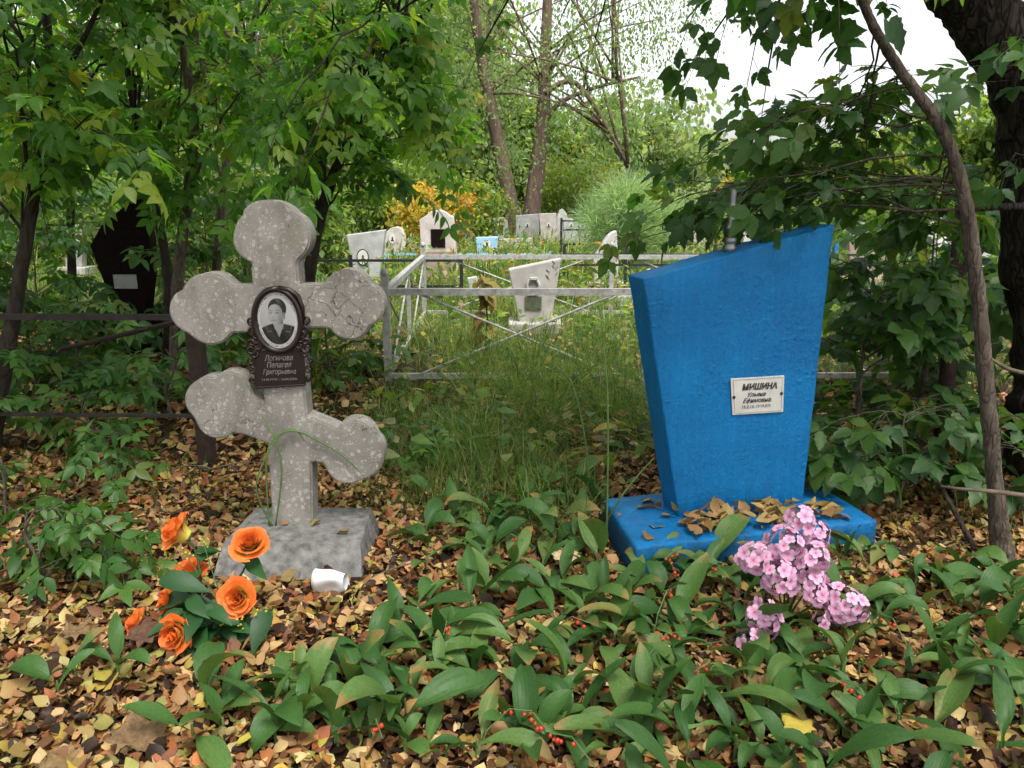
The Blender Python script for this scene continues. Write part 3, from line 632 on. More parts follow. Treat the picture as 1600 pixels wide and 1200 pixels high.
def rail_fence(label, posts, zs, w, mat, hp, group=None, wp=None):
    t = thing('rail_fence', label, 'fence', (posts[0][0], posts[0][1], 0), group)
    for x, y in posts: bar((x, y, -.05), (x, y, hp), wp or w*1.3, 'post', mat, t)
    for z in zs:
        for a, b in zip(posts[:-1], posts[1:]): bar((*a, z), (*b, z), w, 'rail', mat, t)
    return t
rail_fence('thin black two-rail fence in front of the slanted grey gravestone', [(-2.9, 8.4), (-1.75, 8.4), (-.55, 8.4)], (.22, .50), .028, M['black_iron'], .56)
rail_fence('black iron fence with close rails before the white fin-shaped gravestone', [(.62, 9.2), (1.35, 9.2), (2.4, 9.2), (4.2, 9.2)], (.12, .38, .50), .026, M['black_iron'], .62)
rail_fence('far black iron fence behind the feathery bush', [(.85, 13.5), (1.6, 13.5), (3.0, 13.5), (6, 13.5)], (.35, .60, .75), .03, M['black_iron'], .8)
rail_fence('pale blue pipe rail fence before the pale blue gravestone', [(-2.0, 12.2), (-.4, 12.2), (.6, 12.2)], (.28,), .03, M['pale_blue'], .32)
rail_fence('blue pipe rail fence beyond the undergrowth on the slope', [(5.2, 12.5), (6.3, 12.5), (7.6, 12.5)], (.2, .42), .04, M['blue'], .48)

# ================================================================== FAR GRAVESTONES
def stele(label, pix, Y, t, mat, yaw=0.0, foot=True, bevel=.012, footmat=None, sh=None):
    """outline read off the photograph, stood on the ground at distance Y with real thickness"""
    pts = [at(u, v, Y) for u, v in pix]; cx = sum(p.x for p in pts)/len(pts); zmin = min(p.z for p in pts)
    th = thing('gravestone', label, 'gravestone', (cx, Y+t/2, 0))
    sh = sh or 0.10
    poly = [(p.x-cx, p.z if p.z > zmin+0.06 else sh-0.02) for p in pts]
    Mx = Matrix.Translation((cx, Y, 0)) @ Matrix.Rotation(yaw, 4, 'Z')
    put('stele', MB().prism(poly, t, Mx).mesh('stele', bevel=bevel), mat, th)
    lo, hi = [x for x, z in poly if z < sh], None; x0, x1 = min(lo), max(lo)
    mb = MB().box((x0-.10, -.12, -.08), (x1+.10, t+.12, sh), Mx); put('plinth', mb.mesh('plinth', bevel=.01), footmat or mat, th)
    return th, Mx, cx
def facebox(name, u0, v0, u1, v1, Y, mat, parent, pr=.012):
    a, b = at(u0, v0, Y), at(u1, v1, Y)
    return MB().box((a.x, Y-pr, b.z), (b.x, Y-.001, a.z)).build(name, mat, parent, bevel=.003)
def oval(u, v, ru, rv, Y, mat, parent, name='oval_photo', pr=.012):
    c = at(u, v, Y); k = (at(u+1, v, Y).x-c.x); n = 24
    return MB().prism([(ru*k*math.cos(2*math.pi*i/n), rv*k*math.sin(2*math.pi*i/n)) for i in range(n)], pr, Matrix.Translation((c.x, Y-pr-.001, c.z))).build(name, mat, parent)
def bust(u, v, s, Y, parent):
    """tiny portrait: dark head and shoulders"""
    c = at(u, v, Y-.016); k = (at(u+1, v, Y).x-c.x)*s
    pts = [(-4, -6), (4, -6), (3.6, -3), (1.6, -1.6), (1.4, -.6), (2.2, 1.2), (1.8, 3.4), (0, 4.4), (-1.8, 3.4), (-2.2, 1.2), (-1.4, -.6), (-1.6, -1.6), (-3.6, -3)]
    MB().prism([(x*k, z*k) for x, z in pts], .003, Matrix.Translation(c)).build('portrait', M['black_letter'], parent)
# inside the silver fence
Y = 6.75
th, _, _ = stele('pale slanted gravestone with ring ornament and greenish plate inside the silver fence', [(794, 421), (877, 404), (861, 519), (812, 519)], Y, .14, M['stone_pale'])
facebox('green_plate', 820, 463, 846, 484, Y, M['green_brass'], th)
c = at(833, 447, Y-.012); rr = 9.5*(at(801, 447, Y).x-at(800, 447, Y).x)
MB().tube([c+Vector((rr*math.cos(a), 0, rr*math.sin(a)*1.15)) for a in [2*math.pi*i/20 for i in range(21)]], .014, 6, cap=False).build('wreath_ring', M['stone_grey'], th, smooth=True)
MB().tube([c+Vector((-rr*.7, 0, -rr*1.4)), c+Vector((0, -.005, -rr*1.1)), c+Vector((rr*.7, 0, -rr*1.4))], .012, 6).build('ribbon', M['bronze'], th)
facebox('cap_block', 827, 433, 840, 437, Y, M['stone_grey'], th, .03)
mb = MB(); rs = random.Random(4)
for i in range(9):                                  # etched flower sprig
    q = at(861+rs.uniform(-6, 8), 436-i*3.0, Y-.002); mb.tube([q, q+Vector((rs.uniform(-.03, .03), 0, rs.uniform(.01, .035)))], .004, 4)
mb.build('etched_sprig', M['grey_letter'], th)
# arched pale stele
Y = 10.6
th, _, _ = stele('tall pale arched gravestone with a black square plaque', [(655, 344), (660, 340), (666, 337), (672, 331), (680, 328.5), (688, 328), (696, 331), (702, 336), (706, 337.5), (708.5, 338), (716, 440), (660, 440)], Y, .16, M['stone_pink'])
facebox('black_plaque', 673, 358, 696, 387, Y, M['stone_black'], th)
facebox('front_slab', 662, 392, 713, 446, Y-.02, M['stone_brown'], th, .10)
Y = 9.6
th, _, _ = stele('leaning grey slab gravestone with a dark rimmed oval photo', [(541, 367), (602, 359), (590, 432), (556, 432)], Y, .12, M['stone_grey'])
oval(567, 402, 9.5, 13, Y, M['black_iron'], th, 'oval_rim'); oval(567, 402, 8, 11.2, Y-.012, M['enamel'], th); bust(567, 402, 1.3, Y-.014, th)
Y = 13.5
th, _, _ = stele('rough pink rounded gravestone with a small white oval photo', [(600, 375), (604, 362), (611, 356), (620, 354), (628, 358), (633, 370), (634, 412), (602, 412)], Y, .16, M['stone_pink'])
oval(613, 373, 5, 7.5, Y, M['enamel'], th); bust(613, 373, .8, Y, th)
Y = 12.8
th, _, _ = stele('pale blue painted gravestone with a white photo beyond the fence', [(743, 371), (778, 370), (775, 428), (748, 428)], Y, .14, M['pale_blue'])
oval(761, 382, 6, 8, Y, M['enamel'], th); bust(761, 382, .9, Y, th)
fl = thing('grave_flowers', 'small bunch of purple and orange flowers at the pale blue gravestone', 'flowers', at(758, 410, 12.65))
for i, (u, v, cc) in enumerate(((752, 408, (.30, .06, .22)), (758, 404, (.62, .20, .08)), (763, 408, (.55, .12, .2)), (756, 412, (.35, .1, .3)), (767, 405, (.6, .3, .1)))):
    MB().lathe([(.005, -.03), (.035, -.02), (.045, .01), (.02, .035), (.004, .04)], 8, Matrix.Translation(at(u, v, 12.65))).build('flower', plain('far_flower', cc, tuple(x*1.2 for x in cc)), fl)
MB().tube([at(758, 432, 12.65), at(758, 410, 12.65)], .012, 5).build('stem', M['stem_green'], fl)
Y = 19
for lab, pix, mt in (('grey gravestone left of the twin tree trunks', [(763, 341), (792, 340), (797, 384), (770, 384)], 'stone_grey'), ('wide grey gravestone seen between the twin tree trunks', [(806, 337), (842, 334), (842, 384), (806, 384)], 'stone_grey'), ('grey pink gravestone right of the twin tree trunks', [(842, 334), (869, 333), (872, 384), (846, 384)], 'stone_pink'), ('white gabled gravestone right of the twin tree trunks', [(870, 340), (874, 329), (879, 326), (885, 333), (887, 341), (896, 342), (897, 384), (871, 384)], 'stone_white'), ('low grey gravestone before the white gabled one', [(880, 346), (903, 344), (905, 384), (882, 384)], 'stone_grey')):
    Yk = Y+(-.6 if 'low' in lab else .5 if 'between' in lab else 0)
    th, _, _ = stele(lab, pix, Yk, .2, M[mt]); uu = sum(p[0] for p in pix)/len(pix)
    if mt != 'stone_white': oval(uu, 352, 3.2, 4.2, Yk, M['enamel'], th); bust(uu, 352, .5, Yk, th)
Y = 16.5
for lab, pix in (('small grey slab gravestone at the foot of the twin tree', [(798, 373), (832, 372), (832, 396), (798, 396)]), ('mottled low gravestone beside the pale blue one', [(778, 374), (797, 373), (797, 398), (780, 398)])):
    stele(lab, pix, Y, .2, M['stone_grey'])
Y = 9.9
th, _, _ = stele('white fin-shaped gravestone with a curved edge and dark plaque', [(927, 404), (933, 395), (938, 388), (943, 378), (950, 368), (957, 362.5), (963.5, 360.5), (968, 442), (929, 442)], Y, .14, M['stone_white'])
facebox('dark_plaque', 943, 394, 960, 412, Y, M['stone_black'], th)
for lab, pix, Yk, mt in (('small grey gravestone left of the feathery bush', [(905, 352), (922, 350), (923, 400), (906, 400)], 17, 'stone_grey'), ('grey rounded gravestone behind the feathery bush edge', [(1048, 352), (1054, 345), (1066, 345), (1072, 352), (1072, 400), (1049, 400)], 15, 'stone_grey'), ('pale small gravestone right of the feathery bush', [(1083, 356), (1102, 352), (1103, 402), (1084, 402)], 14, 'stone_pale'), ('low pale gravestone between the pink and the arched gravestones', [(636, 372), (652, 371), (652, 410), (637, 410)], 15, 'stone_pale'), ('thin grey gravestone beyond the left end of the silver fence', [(520, 362), (536, 366), (538, 415), (522, 415)], 14, 'stone_pale'), ('small dark gravestone beside the pale blue one', [(722, 360), (738, 362), (738, 412), (723, 412)], 16, 'stone_brown')):
    th, _, _ = stele(lab, pix, Yk, .15, M[mt]); uu = sum(p[0] for p in pix)/len(pix); oval(uu, 368, 3.5, 4.6, Yk, M['enamel'], th); bust(uu, 368, .5, Yk, th)
# stones at right, beyond the undergrowth
th, _, _ = stele('brown pink gravestone with a black plaque beyond the right undergrowth', [(1326, 349), (1392, 348), (1392, 440), (1328, 440)], 10.5, .16, M['stone_brown']); facebox('black_plaque', 1343, 366, 1356, 385, 10.5, M['stone_black'], th)
th, _, _ = stele('grey gravestone with round emblem behind the sapling on the right', [(1450, 352), (1470, 333), (1488, 340), (1492, 440), (1452, 440)], 10.2, .15, M['stone_grey']); oval(1472, 378, 9, 9, 10.2, M['enamel'], th, 'emblem')
th, _, _ = stele('white scalloped gravestone next to the dark trunk', [(1530, 350), (1540, 344), (1563, 346), (1560, 375), (1548, 390), (1552, 440), (1530, 440)], 9.0, .15, M['stone_white'])
for lab, pix, Yk, mt in (('pale gravestone glimpsed through leaves above the blue gravestone', [(1190, 330), (1215, 328), (1216, 400), (1192, 400)], 15, 'stone_pink'), ('small white gravestone glimpsed above the blue gravestone', [(1160, 345), (1180, 340), (1180, 400), (1162, 400)], 13, 'stone_white'), ('far white gravestone glimpsed through the left thicket', [(100, 352), (128, 350), (128, 420), (102, 420)], 12, 'stone_white'), ('far grey gravestone behind the left thicket', [(345, 330), (372, 328), (372, 410), (348, 410)], 13, 'stone_grey')):
    stele(lab, pix, Yk, .15, M[mt])
# dark stele in the left thicket
Y = 5.9
z8 = [(500, 132), (518, 135), (548, 280), (556, 380), (535, 552), (425, 552), (330, 315), (372, 240)]
th, _, _ = stele('dark polished faceted gravestone with pale plate standing in the left thicket', [(x/2.353, 250+y/2.353) for x, y in z8], Y, .12, M['stone_black'], bevel=.006, sh=.30)
th.children[0]; a = facebox('pale_plate', 177, 429, 216, 451, Y, M['stone_grey'], th, .01)
th2 = [c_ for c_ in th.children if c_.name.startswith('plinth')]
# low white kerb of a grave behind the silver fence
kb = thing('grave_kerb', 'low whitewashed broken kerb of a grave behind the silver fence', 'kerb', (1.3, 8.3, 0))
for i, (x0, x1, y, hgt) in enumerate(((.55, .98, 8.25, .17), (1.02, 1.5, 8.3, .13), (1.54, 2.1, 8.3, .15))):
    MB().box((x0, y, -.04), (x1, y+.14, hgt)).build('kerb_stone', M['stone_white'], kb, bevel=.015)
wb = thing('white_marker', 'small tilted white marker block in the grass behind the silver fence', 'marker', (at(750, 480, 8.9).x, 8.9, 0))
Mx = Matrix.Translation((at(744, 480, 8.9).x, 8.9, 0)) @ Matrix.Rotation(R(-10), 4, 'Y'); MB().box((-.055, 0, -.05), (.055, .08, .27), Mx).build('block', M['stone_white'], wb, bevel=.01)

# ================================================================== LEAF SHAPES
ov = lambda t: math.sin(math.pi*min(1, (0.04+0.96*t))**0.75)
def toothed(t):
    b = math.sin(math.pi*(0.05+0.93*t)**0.8); return b*(0.88+0.16*(1 if int(t*7.99) % 2 else -0.3))
def compound(nl, w, prof, n, seed, L=0.42, fold=.12):
    """pinnate leaf about 1 unit long: thin stalk + leaflets"""
    rs = random.Random(seed); parts = []
    stalk = np.array([(-.008, 0, 0), (.008, 0, 0), (.008, .62, -.02), (-.008, .62, -.02)], float); parts.append((stalk, np.array([(0, 1, 2, 3)])))
    spots = [(0, .60, 0)]
    for k in range((nl-1)//2):
        y = .56-.24*k; spots += [(-1, y, 1), (1, y, 1)]
    for s, y, side in spots:
        lf = leaf_tpl(n, w*rs.uniform(.9, 1.1), fold, rs.uniform(.05, .35), prof, wave=.05, seed=rs.randrange(999))
        sc = L*rs.uniform(.85, 1.12)*(1.12 if not side else 1)
        Mx = Matrix.Translation((s*.03, y, 0)) @ Matrix.Rotation(-s*R(rs.uniform(48, 70))+R(rs.uniform(-8, 8)), 4, 'Z') @ Matrix.Rotation(R(rs.uniform(-28, 10)), 4, 'X') @ Matrix.Rotation(R(rs.uniform(-25, 25)), 4, 'Y') @ Matrix.Scale(sc, 4)
        parts.append(xf(lf, Mx))
    return join_tpl(parts)
T_LEFT = [compound(k, .50, ov, 4, s) for k, s in ((5, 1), (5, 2), (3, 3), (7, 4), (5, 5))]
T_RIGHT = [compound(k, .66, toothed, 8, s, .50) for k, s in ((3, 11), (5, 12), (3, 13), (5, 14), (3, 15))]
T_SMALL = [leaf_tpl(2, .55, .15, .2), leaf_tpl(2, .7, .05, .3)]
T_LITTER = [leaf_tpl(3, w, f, c, ov, wave=wv, seed=s) for w, f, c, wv, s in ((.80, .10, .08, .10, 1), (.72, -.12, -.12, .12, 2), (.9, .18, .22, .08, 3), (.66, .25, .1, .15, 4), (.85, -.2, .15, .1, 5), (.95, .05, -.2, .12, 6))]
def tpl_mesh(name, tpl): return raw_mesh(name, *tpl)
ME_LEFT = [tpl_mesh('leaf', t) for t in T_LEFT]; ME_RIGHT = [tpl_mesh('leaf', t) for t in T_RIGHT]
for m_ in ME_LEFT: m_.materials.append(M['leaf_left'])
ME_LOW = [tpl_mesh('leaf', t) for t in T_LEFT]
for m_ in ME_LOW: m_.materials.append(M['leaf_low'])
for m_ in ME_RIGHT: m_.materials.append(M['leaf_right'])
PAL_LEFT = [(.04, .115, .018, 3), (.07, .17, .022, 4), (.11, .225, .028, 3), (.15, .19, .03, .5)]
PAL_RIGHT = [(.035, .095, .02, 3), (.06, .14, .028, 4), (.09, .18, .032, 2.5), (.12, .16, .03, .3)]

def bez(p0, p1, p2, p3, n):
    return [p0*(1-t)**3+p1*3*t*(1-t)**2+p2*3*t*t*(1-t)+p3*t**3 for t in [i/(n-1) for i in range(n)]]
def polyline(pts, f):
    L = [0]
    for a, b in zip(pts[:-1], pts[1:]): L.append(L[-1]+(b-a).length)
    s = f*L[-1]
    for i in range(len(pts)-1):
        if s <= L[i+1] or i == len(pts)-2:
            return pts[i].lerp(pts[i+1], (s-L[i])/max(1e-6, L[i+1]-L[i])), i
def catmull(pts, rad, n=5):
    out, ro = [], []
    for i in range(len(pts)-1):
        a = pts[max(i-1, 0)]; b = pts[i]; c = pts[i+1]; d = pts[min(i+2, len(pts)-1)]
        for k in range(n):
            t = k/n
            out.append(0.5*((2*b)+(c-a)*t+(2*a-5*b+4*c-d)*t*t+(3*b-3*c+d-a)*t**3)); ro.append(rad[i]*(1-t)+rad[i+1]*t)
    return out+[pts[-1]], ro+[rad[-1]]
def vis(p):
    d = Vector(p)-CAM; z = d.dot(_f)
    if z < .1: return False
    return abs(d.dot(_r)/z) < 820/FOC and abs(d.dot(_u)/z) < 620/FOC
def tree(name, label, cat, trunk, rad, targets, kind='left', size=.20, twigs=5, lpt=4, nobj=300, group=None, bark_='bark_young', seed=1, sides=8, twl=(.14, .36), extra_trunks=(), bareness=0.0, pal=None, btm=.35, updir=.12, droop=(-.75, .15), thin=1.0):
    rs = random.Random(seed); tr = thing(name, label, cat, (trunk[0].x, trunk[0].y, 0), group)
    pts, rd = catmull(trunk, rad)
    def knotty(P_, R_, name):
        big = max(R_) > .012; p2, r2 = catmull(P_, R_, 16 if big else 5); mb = MB().tube(p2, r2, sides*2 if big else sides); me = mb.mesh(name, smooth=True); k = sides*2 if big else sides
        if big:
            for i, v in enumerate(me.vertices):
                j = min(i//k, len(p2)-1); rr = r2[j]; d = v.co-p2[j]
                if d.length > 1e-5:
                    q = Vector((v.co.x, v.co.y, v.co.z*.45))/max(rr, .01)
                    v.co += d.normalized()*rr*(.16*mnoise.noise(q*.8+Vector((seed, 0, 0)))+.09*mnoise.noise(q*2.6)+.05*mnoise.noise(q*6))
        put(name, me, M[bark_], tr)
    if rad[0] > .012:                                # root flare
        trunk = list(trunk); rad = list(rad); b0 = trunk[0]; trunk.insert(1, b0.lerp(trunk[1], min(.5, 3.5*rad[0]/max(.01, (trunk[1]-b0).length)))); rad.insert(1, rad[0]*1.02); rad[0] *= 1.35
        pts, rd = catmull(trunk, rad)
    knotty(trunk, rad, 'trunk')
    for et, er in extra_trunks:
        knotty(et, er, 'limb')
    mats_p, dirs, ups, scs = [], [], [], []
    for tg in targets:
        f, target = tg[0], tg[1]; bare = tg[2] if len(tg) > 2 else bareness
        p0, ii = polyline(pts, f); r0 = rd[min(ii, len(rd)-1)]
        d = target-p0; L = d.length
        if L < .05: continue
        bp = bez(p0, p0+d*.33+Vector((0, 0, L*updir)), p0+d*.72+Vector((0, 0, L*updir*1.1)), target, 9)
        bp = [p+Vector([rs.uniform(-1, 1)*L*.015 for _ in range(3)]) if 0 < i < 8 else p for i, p in enumerate(bp)]
        rb = min(r0*.45, .0025+.0065*L)*thin; mb = MB(); mb.tube(bp, [rb*(1-.8*i/8)+.0012 for i in range(9)], 5)
        for k in range(twigs):
            t = btm+(1-btm)*(k+rs.random()*.6)/twigs; q, jj = polyline(bp, min(t, 1)); tan = (bp[min(jj+1, 8)]-bp[jj]).normalized()
            side = tan.cross(Vector((rs.uniform(-.4, .4), rs.uniform(-.4, .4), 1))).normalized()*(1 if k % 2 else -1)
            dr = (tan*.7+side*.8+Vector((0, 0, rs.uniform(-.25, .3)))).normalized(); tl = rs.uniform(*twl)
            if k == twigs-1: dr = tan; q = bp[-1]
            tp = [q+dr*tl*s+Vector((0, 0, -.18*tl*s*s)) for s in (0, .33, .66, 1)]
            mb.tube(tp, [.0022, .0019, .0016, .0011], 3, cap=False)
            if rs.random() < bare: continue
            for j in range(lpt):
                s = (j+.6)/lpt; lp, _ = polyline(tp, s); td = (tp[-1]-tp[0]).normalized()
                sd = td.cross(Vector((0, 0, 1))).normalized()*(1 if j % 2 else -1)
                ld = td*rs.uniform(.3, .8)+sd*rs.uniform(.5, 1)+Vector((0, 0, rs.uniform(*droop)))
                if j == lpt-1: ld = td+Vector((0, 0, rs.uniform(-.8, 0)))
                mats_p.append(lp); dirs.append(ld); ups.append(Vector((rs.gauss(0, .45), rs.gauss(-.25, .45), 1))); scs.append(size*rs.uniform(.7, 1.25))
        mb.build('branch', M[bark_], tr, smooth=True)
    if mats_p:
        mm = frames(mats_p, dirs, ups, np.array(scs)); mes = {'left': ME_LEFT, 'low': ME_LOW}.get(kind, ME_RIGHT); tp_ = T_RIGHT if kind == 'right' else T_LEFT
        dist = np.array([(p-CAM).length+(0 if vis(p) else 100) for p in mats_p]); order = np.argsort(dist); sel = order[:nobj]; rest = order[nobj:]
        for i in sel:
            o = bpy.data.objects.new('leaf', mes[rs.randrange(len(mes))]); link(o, tr); o.matrix_basis = Matrix(mm[i].tolist())
        if len(rest):
            o = put('foliage', scatter('foliage', tp_, mm[rest], pick(pal or (PAL_LEFT if kind == 'left' else PAL_RIGHT), len(rest))), M['leaf_t'], tr); o['kind'] = 'stuff'
    return tr
def px_targets(n, us, vs, Ys, fr=(.3, .95), seed=0, bare=0.0):
    rs = random.Random(seed); return [(rs.uniform(*fr), at(rs.uniform(*us), rs.uniform(*vs), rs.uniform(*Ys)), bare) for _ in range(n)]
def trunk_px(pix, Ys, w_px):
    Ys = Ys if hasattr(Ys, '__len__') else [Ys]*len(pix)
    P = [at(u, v, y) for (u, v), y in zip(pix, Ys)]; r = [w*.5*(p-CAM).dot(_f)/FOC for w, p in zip(w_px, P)]
    P[0].z = min(P[0].z, -.02); return P, r

# ---- left thicket
g = 'young trees of the left thicket'
P, r = trunk_px([(-20, 720), (25, 470), (58, 270), (78, 120), (70, 0), (62, -150), (60, -330)], 3.35, [25.0, 21.1, 17.2, 14.8, 11.7, 9.4, 5.5])
tree('young_tree', 'young forked tree with slanting limb crossing the dark rail of the rusty fence', 'tree', P, r,
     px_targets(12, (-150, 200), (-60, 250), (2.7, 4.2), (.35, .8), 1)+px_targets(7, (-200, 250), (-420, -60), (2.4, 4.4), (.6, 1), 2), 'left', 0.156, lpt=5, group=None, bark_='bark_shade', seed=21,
     extra_trunks=[([at(78, 150, 3.35), at(110, 100, 3.3), at(150, 20, 3.25), at(185, -80, 3.2)], [.012, .011, .009, .006])])
CROWN_LEFT = True
P, r = trunk_px([(268, 560), (278, 430), (302, 230), (290, 90), (276, -20), (268, -200)], 4.9, [18.7, 17.2, 15.6, 14.0, 11.7, 7.0])
tree('young_tree', 'young tree with bare grey trunk rising behind the left lobe of the cross', 'tree', P, r,
     px_targets(18, (230, 460), (-20, 300), (4.0, 5.6), (.35, .85), 3)+px_targets(7, (100, 480), (-300, -20), (3.6, 5.6), (.6, 1), 4), 'left', 0.172, lpt=4, bark_='bark_young', seed=22)
P, r = trunk_px([(262, 590), (262, 430), (238, 300), (212, 190), (195, 60), (190, -100)], 5.4, [15.6, 14.0, 12.5, 10.1, 7.8, 4.7])
tree('young_tree', 'slender leaning young tree beside the dark faceted gravestone', 'tree', P, r,
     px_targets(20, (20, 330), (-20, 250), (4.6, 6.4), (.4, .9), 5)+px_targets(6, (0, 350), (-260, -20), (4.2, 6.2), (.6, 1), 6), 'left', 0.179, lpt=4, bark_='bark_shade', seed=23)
P, r = trunk_px([(470, 640), (482, 440), (512, 300), (575, 160), (640, 55), (690, -20), (760, -140)], [4.6, 4.6, 4.5, 4.4, 4.3, 4.2, 4.0], [22, 20, 17, 12, 9, 7, 5])
tree('young_tree', 'leaning young tree arching over the cross with bright backlit leaves', 'tree', P, r,
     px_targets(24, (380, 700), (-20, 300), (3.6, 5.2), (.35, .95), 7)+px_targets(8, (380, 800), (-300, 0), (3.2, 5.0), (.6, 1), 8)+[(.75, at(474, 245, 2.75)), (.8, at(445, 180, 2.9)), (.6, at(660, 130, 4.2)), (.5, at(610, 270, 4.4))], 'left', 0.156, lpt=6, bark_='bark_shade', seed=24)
P, r = trunk_px([(330, 560), (345, 330), (370, 150), (400, 20), (420, -150)], 6.4, [14.0, 12.5, 10.9, 9.4, 6.2])
tree('young_tree', 'thin upright tree deep in the thicket behind the cross', 'tree', P, r, px_targets(16, (250, 600), (-60, 330), (5.6, 7.6), (.4, .95), 9)+px_targets(4, (250, 600), (-260, -40), (5.6, 7), (.6, 1), 19), 'left', 0.179, lpt=4, bark_='bark_young', seed=25, nobj=150)
P, r = trunk_px([(120, 560), (110, 330), (125, 120), (120, -60), (110, -200)], 7.2, [12.5, 11.7, 9.4, 7.0, 4.7])
tree('young_tree', 'thin tree far back in the thicket left of the dark faceted gravestone', 'tree', P, r, px_targets(18, (-60, 330), (-60, 400), (6.4, 9.0), (.3, .95), 10), 'left', 0.187, lpt=4, bark_='bark_shade', seed=26, nobj=100)
P, r = trunk_px([(-120, 640), (-110, 330), (-90, 120), (-100, -200)], 4.6, [20.3, 18.7, 15.6, 9.4])
tree('young_tree', 'young tree at the outer edge of the thicket beyond the forked one', 'tree', P, r, px_targets(16, (-350, 70), (-100, 420), (3.8, 6.2), (.25, .95), 11), 'left', 0.172, lpt=6, bark_='bark_shade', seed=27, nobj=60)

# ---- right side: slim sapling, big dark tree
P, r = trunk_px([(1568, 885), (1555, 760), (1543, 620), (1527, 450), (1505, 300), (1470, 200), (1400, 100), (1355, 20), (1330, -60), (1300, -180)], 2.36, [30, 24, 23, 22, 20, 18, 16, 14, 12, 8])
tree('maple_sapling', 'slim curving maple sapling with smooth brown stem and toothed leaves', 'tree', P, r,
     px_targets(10, (1040, 1400), (225, 370), (2.75, 3.5), (.52, .82), 31)+px_targets(4, (1180, 1480), (130, 230), (2.5, 3.2), (.66, .85), 32)+px_targets(3, (1330, 1480), (300, 400), (2.8, 3.4), (.5, .7), 33)+
     px_targets(4, (1200, 1500), (-240, -20), (2.0, 2.8), (.85, 1), 34)+[(.62, at(1040, 320, 2.9)), (.58, at(1035, 350, 3.0))], 'right', .125, twigs=7, droop=(-.5, .2), lpt=3, bark_='bark_young', seed=41, sides=12, twl=(.10, .26), nobj=300, updir=.05, thin=.38)
P, r = trunk_px([(1668, 800), (1655, 560), (1636, 380), (1625, 230), (1597, 120), (1530, 20), (1470, -60), (1350, -260), (1150, -420)], [3.1]*9, [150, 128, 118, 112, 102, 92, 84, 60, 30])
tree('old_tree', 'thick dark barked old tree with a limb leaning over the right grave', 'tree', P, r,
     [(.80, at(1110, 60, 2.9)), (.86, at(1180, 70, 2.8)), (.9, at(1140, 20, 2.8)), (.86, at(1090, 10, 3.0)), (.88, at(1200, 110, 2.85))]+
     [(.97, at(930, 60, 4.2), .9), (.98, at(760, 60, 4.0), .85), (.98, at(800, -20, 4.0), .8), (.96, at(880, 20, 4.2), .9)]+
     [(.45, at(1560, 90, 2.5)), (.5, at(1590, 60, 2.4)), (.40, at(1580, 250, 2.6))]+px_targets(9, (1350, 1800), (-500, -120), (2.2, 4.0), (.6, 1), 45), 'right', .13, twigs=4, lpt=3, bark_='bark_old', seed=42, sides=14, twl=(.1, .24), nobj=200,
     extra_trunks=[([at(1640, 320, 3.1), at(1600, 322, 2.9), at(1530, 325, 2.75), at(1500, 332, 2.7)], [.018, .014, .011, .006]), ([at(1640, 120, 3.1), at(1680, 20, 3.1), at(1700, -150, 3.1), at(1720, -400, 3.2)], [.11, .10, .08, .05])])

# ---- crowns added out of view to shade the foreground and left thicket
def shade_canopy(tr, box, n, leaf, clumps, seed, limbs_from, mat, pal):
    rs = random.Random(seed); cs = [Vector([rs.uniform(box[2*i], box[2*i+1]) for i in range(3)]) for _ in range(clumps)]; mb = MB()
    for c in cs[::2]: mb.tube(bez(limbs_from, limbs_from.lerp(c, .3)+Vector((0, 0, .5)), limbs_from.lerp(c, .8)+Vector((0, 0, .3)), c, 7), [.035*(1-.85*i/6)+.003 for i in range(7)], 5)
    mb.build('shade_limbs', M[mat], tr, smooth=True)
    per = rng.integers(0, clumps, n); pos = np.array([tuple(c) for c in cs])[per]+rng.normal(0, 1, (n, 3))*np.array([.42, .42, .25])
    pos[:, 2] = np.maximum(pos[:, 2], box[4]-.25); d = rng.normal(0, 1, (n, 3)); d[:, 2] -= .4; up = rng.normal(0, .5, (n, 3)); up[:, 2] += 1
    o = put('crown', scatter('crown', [leaf_tpl(3, .6, .12, .2, ov)], frames(pos, d, up, leaf*rng.uniform(.7, 1.3, n)), pick(pal, n)), M['leaf_t'], tr); o['kind'] = 'stuff'
old = [o for o in COL.objects if o.name.startswith('old_tree')][0]; yts = [o for o in COL.objects if o.name.startswith('young_tree')]
shade_canopy(old, (-1.4, 4.6, -2.2, 3.2, 3.1, 5.2), 7500, .105, 80, 5, at(1150, -420, 3.1), 'bark_old', PAL_RIGHT)  # unseen leaf mass added above to dim the foreground
shade_canopy(yts[1], (-5.2, -1.4, .3, 5.5, 2.6, 4.2), 11000, .10, 110, 6, at(268, -200, 4.9), 'bark_young', PAL_LEFT)  # unseen leaf mass added above to darken the left thicket

# ---- undergrowth: low maple seedlings and shrubs
def shrub(label, base, height, n, spread, kind, size, seed, nobj=120, group=None, name='maple_seedling', lpt=3, twigs=3, lean=(0, 0)):
    rs = random.Random(seed); b = Vector((base.x, base.y, -.02)); top = b+Vector((lean[0], lean[1], height))
    P = [b, b.lerp(top, .4)+Vector((rs.uniform(-.03, .03), rs.uniform(-.03, .03), 0)), b.lerp(top, .75)+Vector((rs.uniform(-.04, .04), 0, 0)), top]
    tg = []
    for i in range(n):
        a = rs.uniform(0, 2*math.pi); rr = spread*rs.uniform(.35, 1); z = height*rs.uniform(.25, 1.1)
        f = max(.12, min(.98, z/height-.12)); tg.append((f, b.lerp(top, min(1, z/height))+Vector((rr*math.cos(a), rr*math.sin(a), 0))))
    return tree(name, label, 'seedling' if height < 1 else 'shrub', P, [.008+.006*height, .006+.004*height, .005, .003], tg, kind, size, twigs=twigs, lpt=lpt, nobj=nobj, group=group, bark_='bark_young', seed=seed, sides=6, twl=(.06, .16), btm=.4)
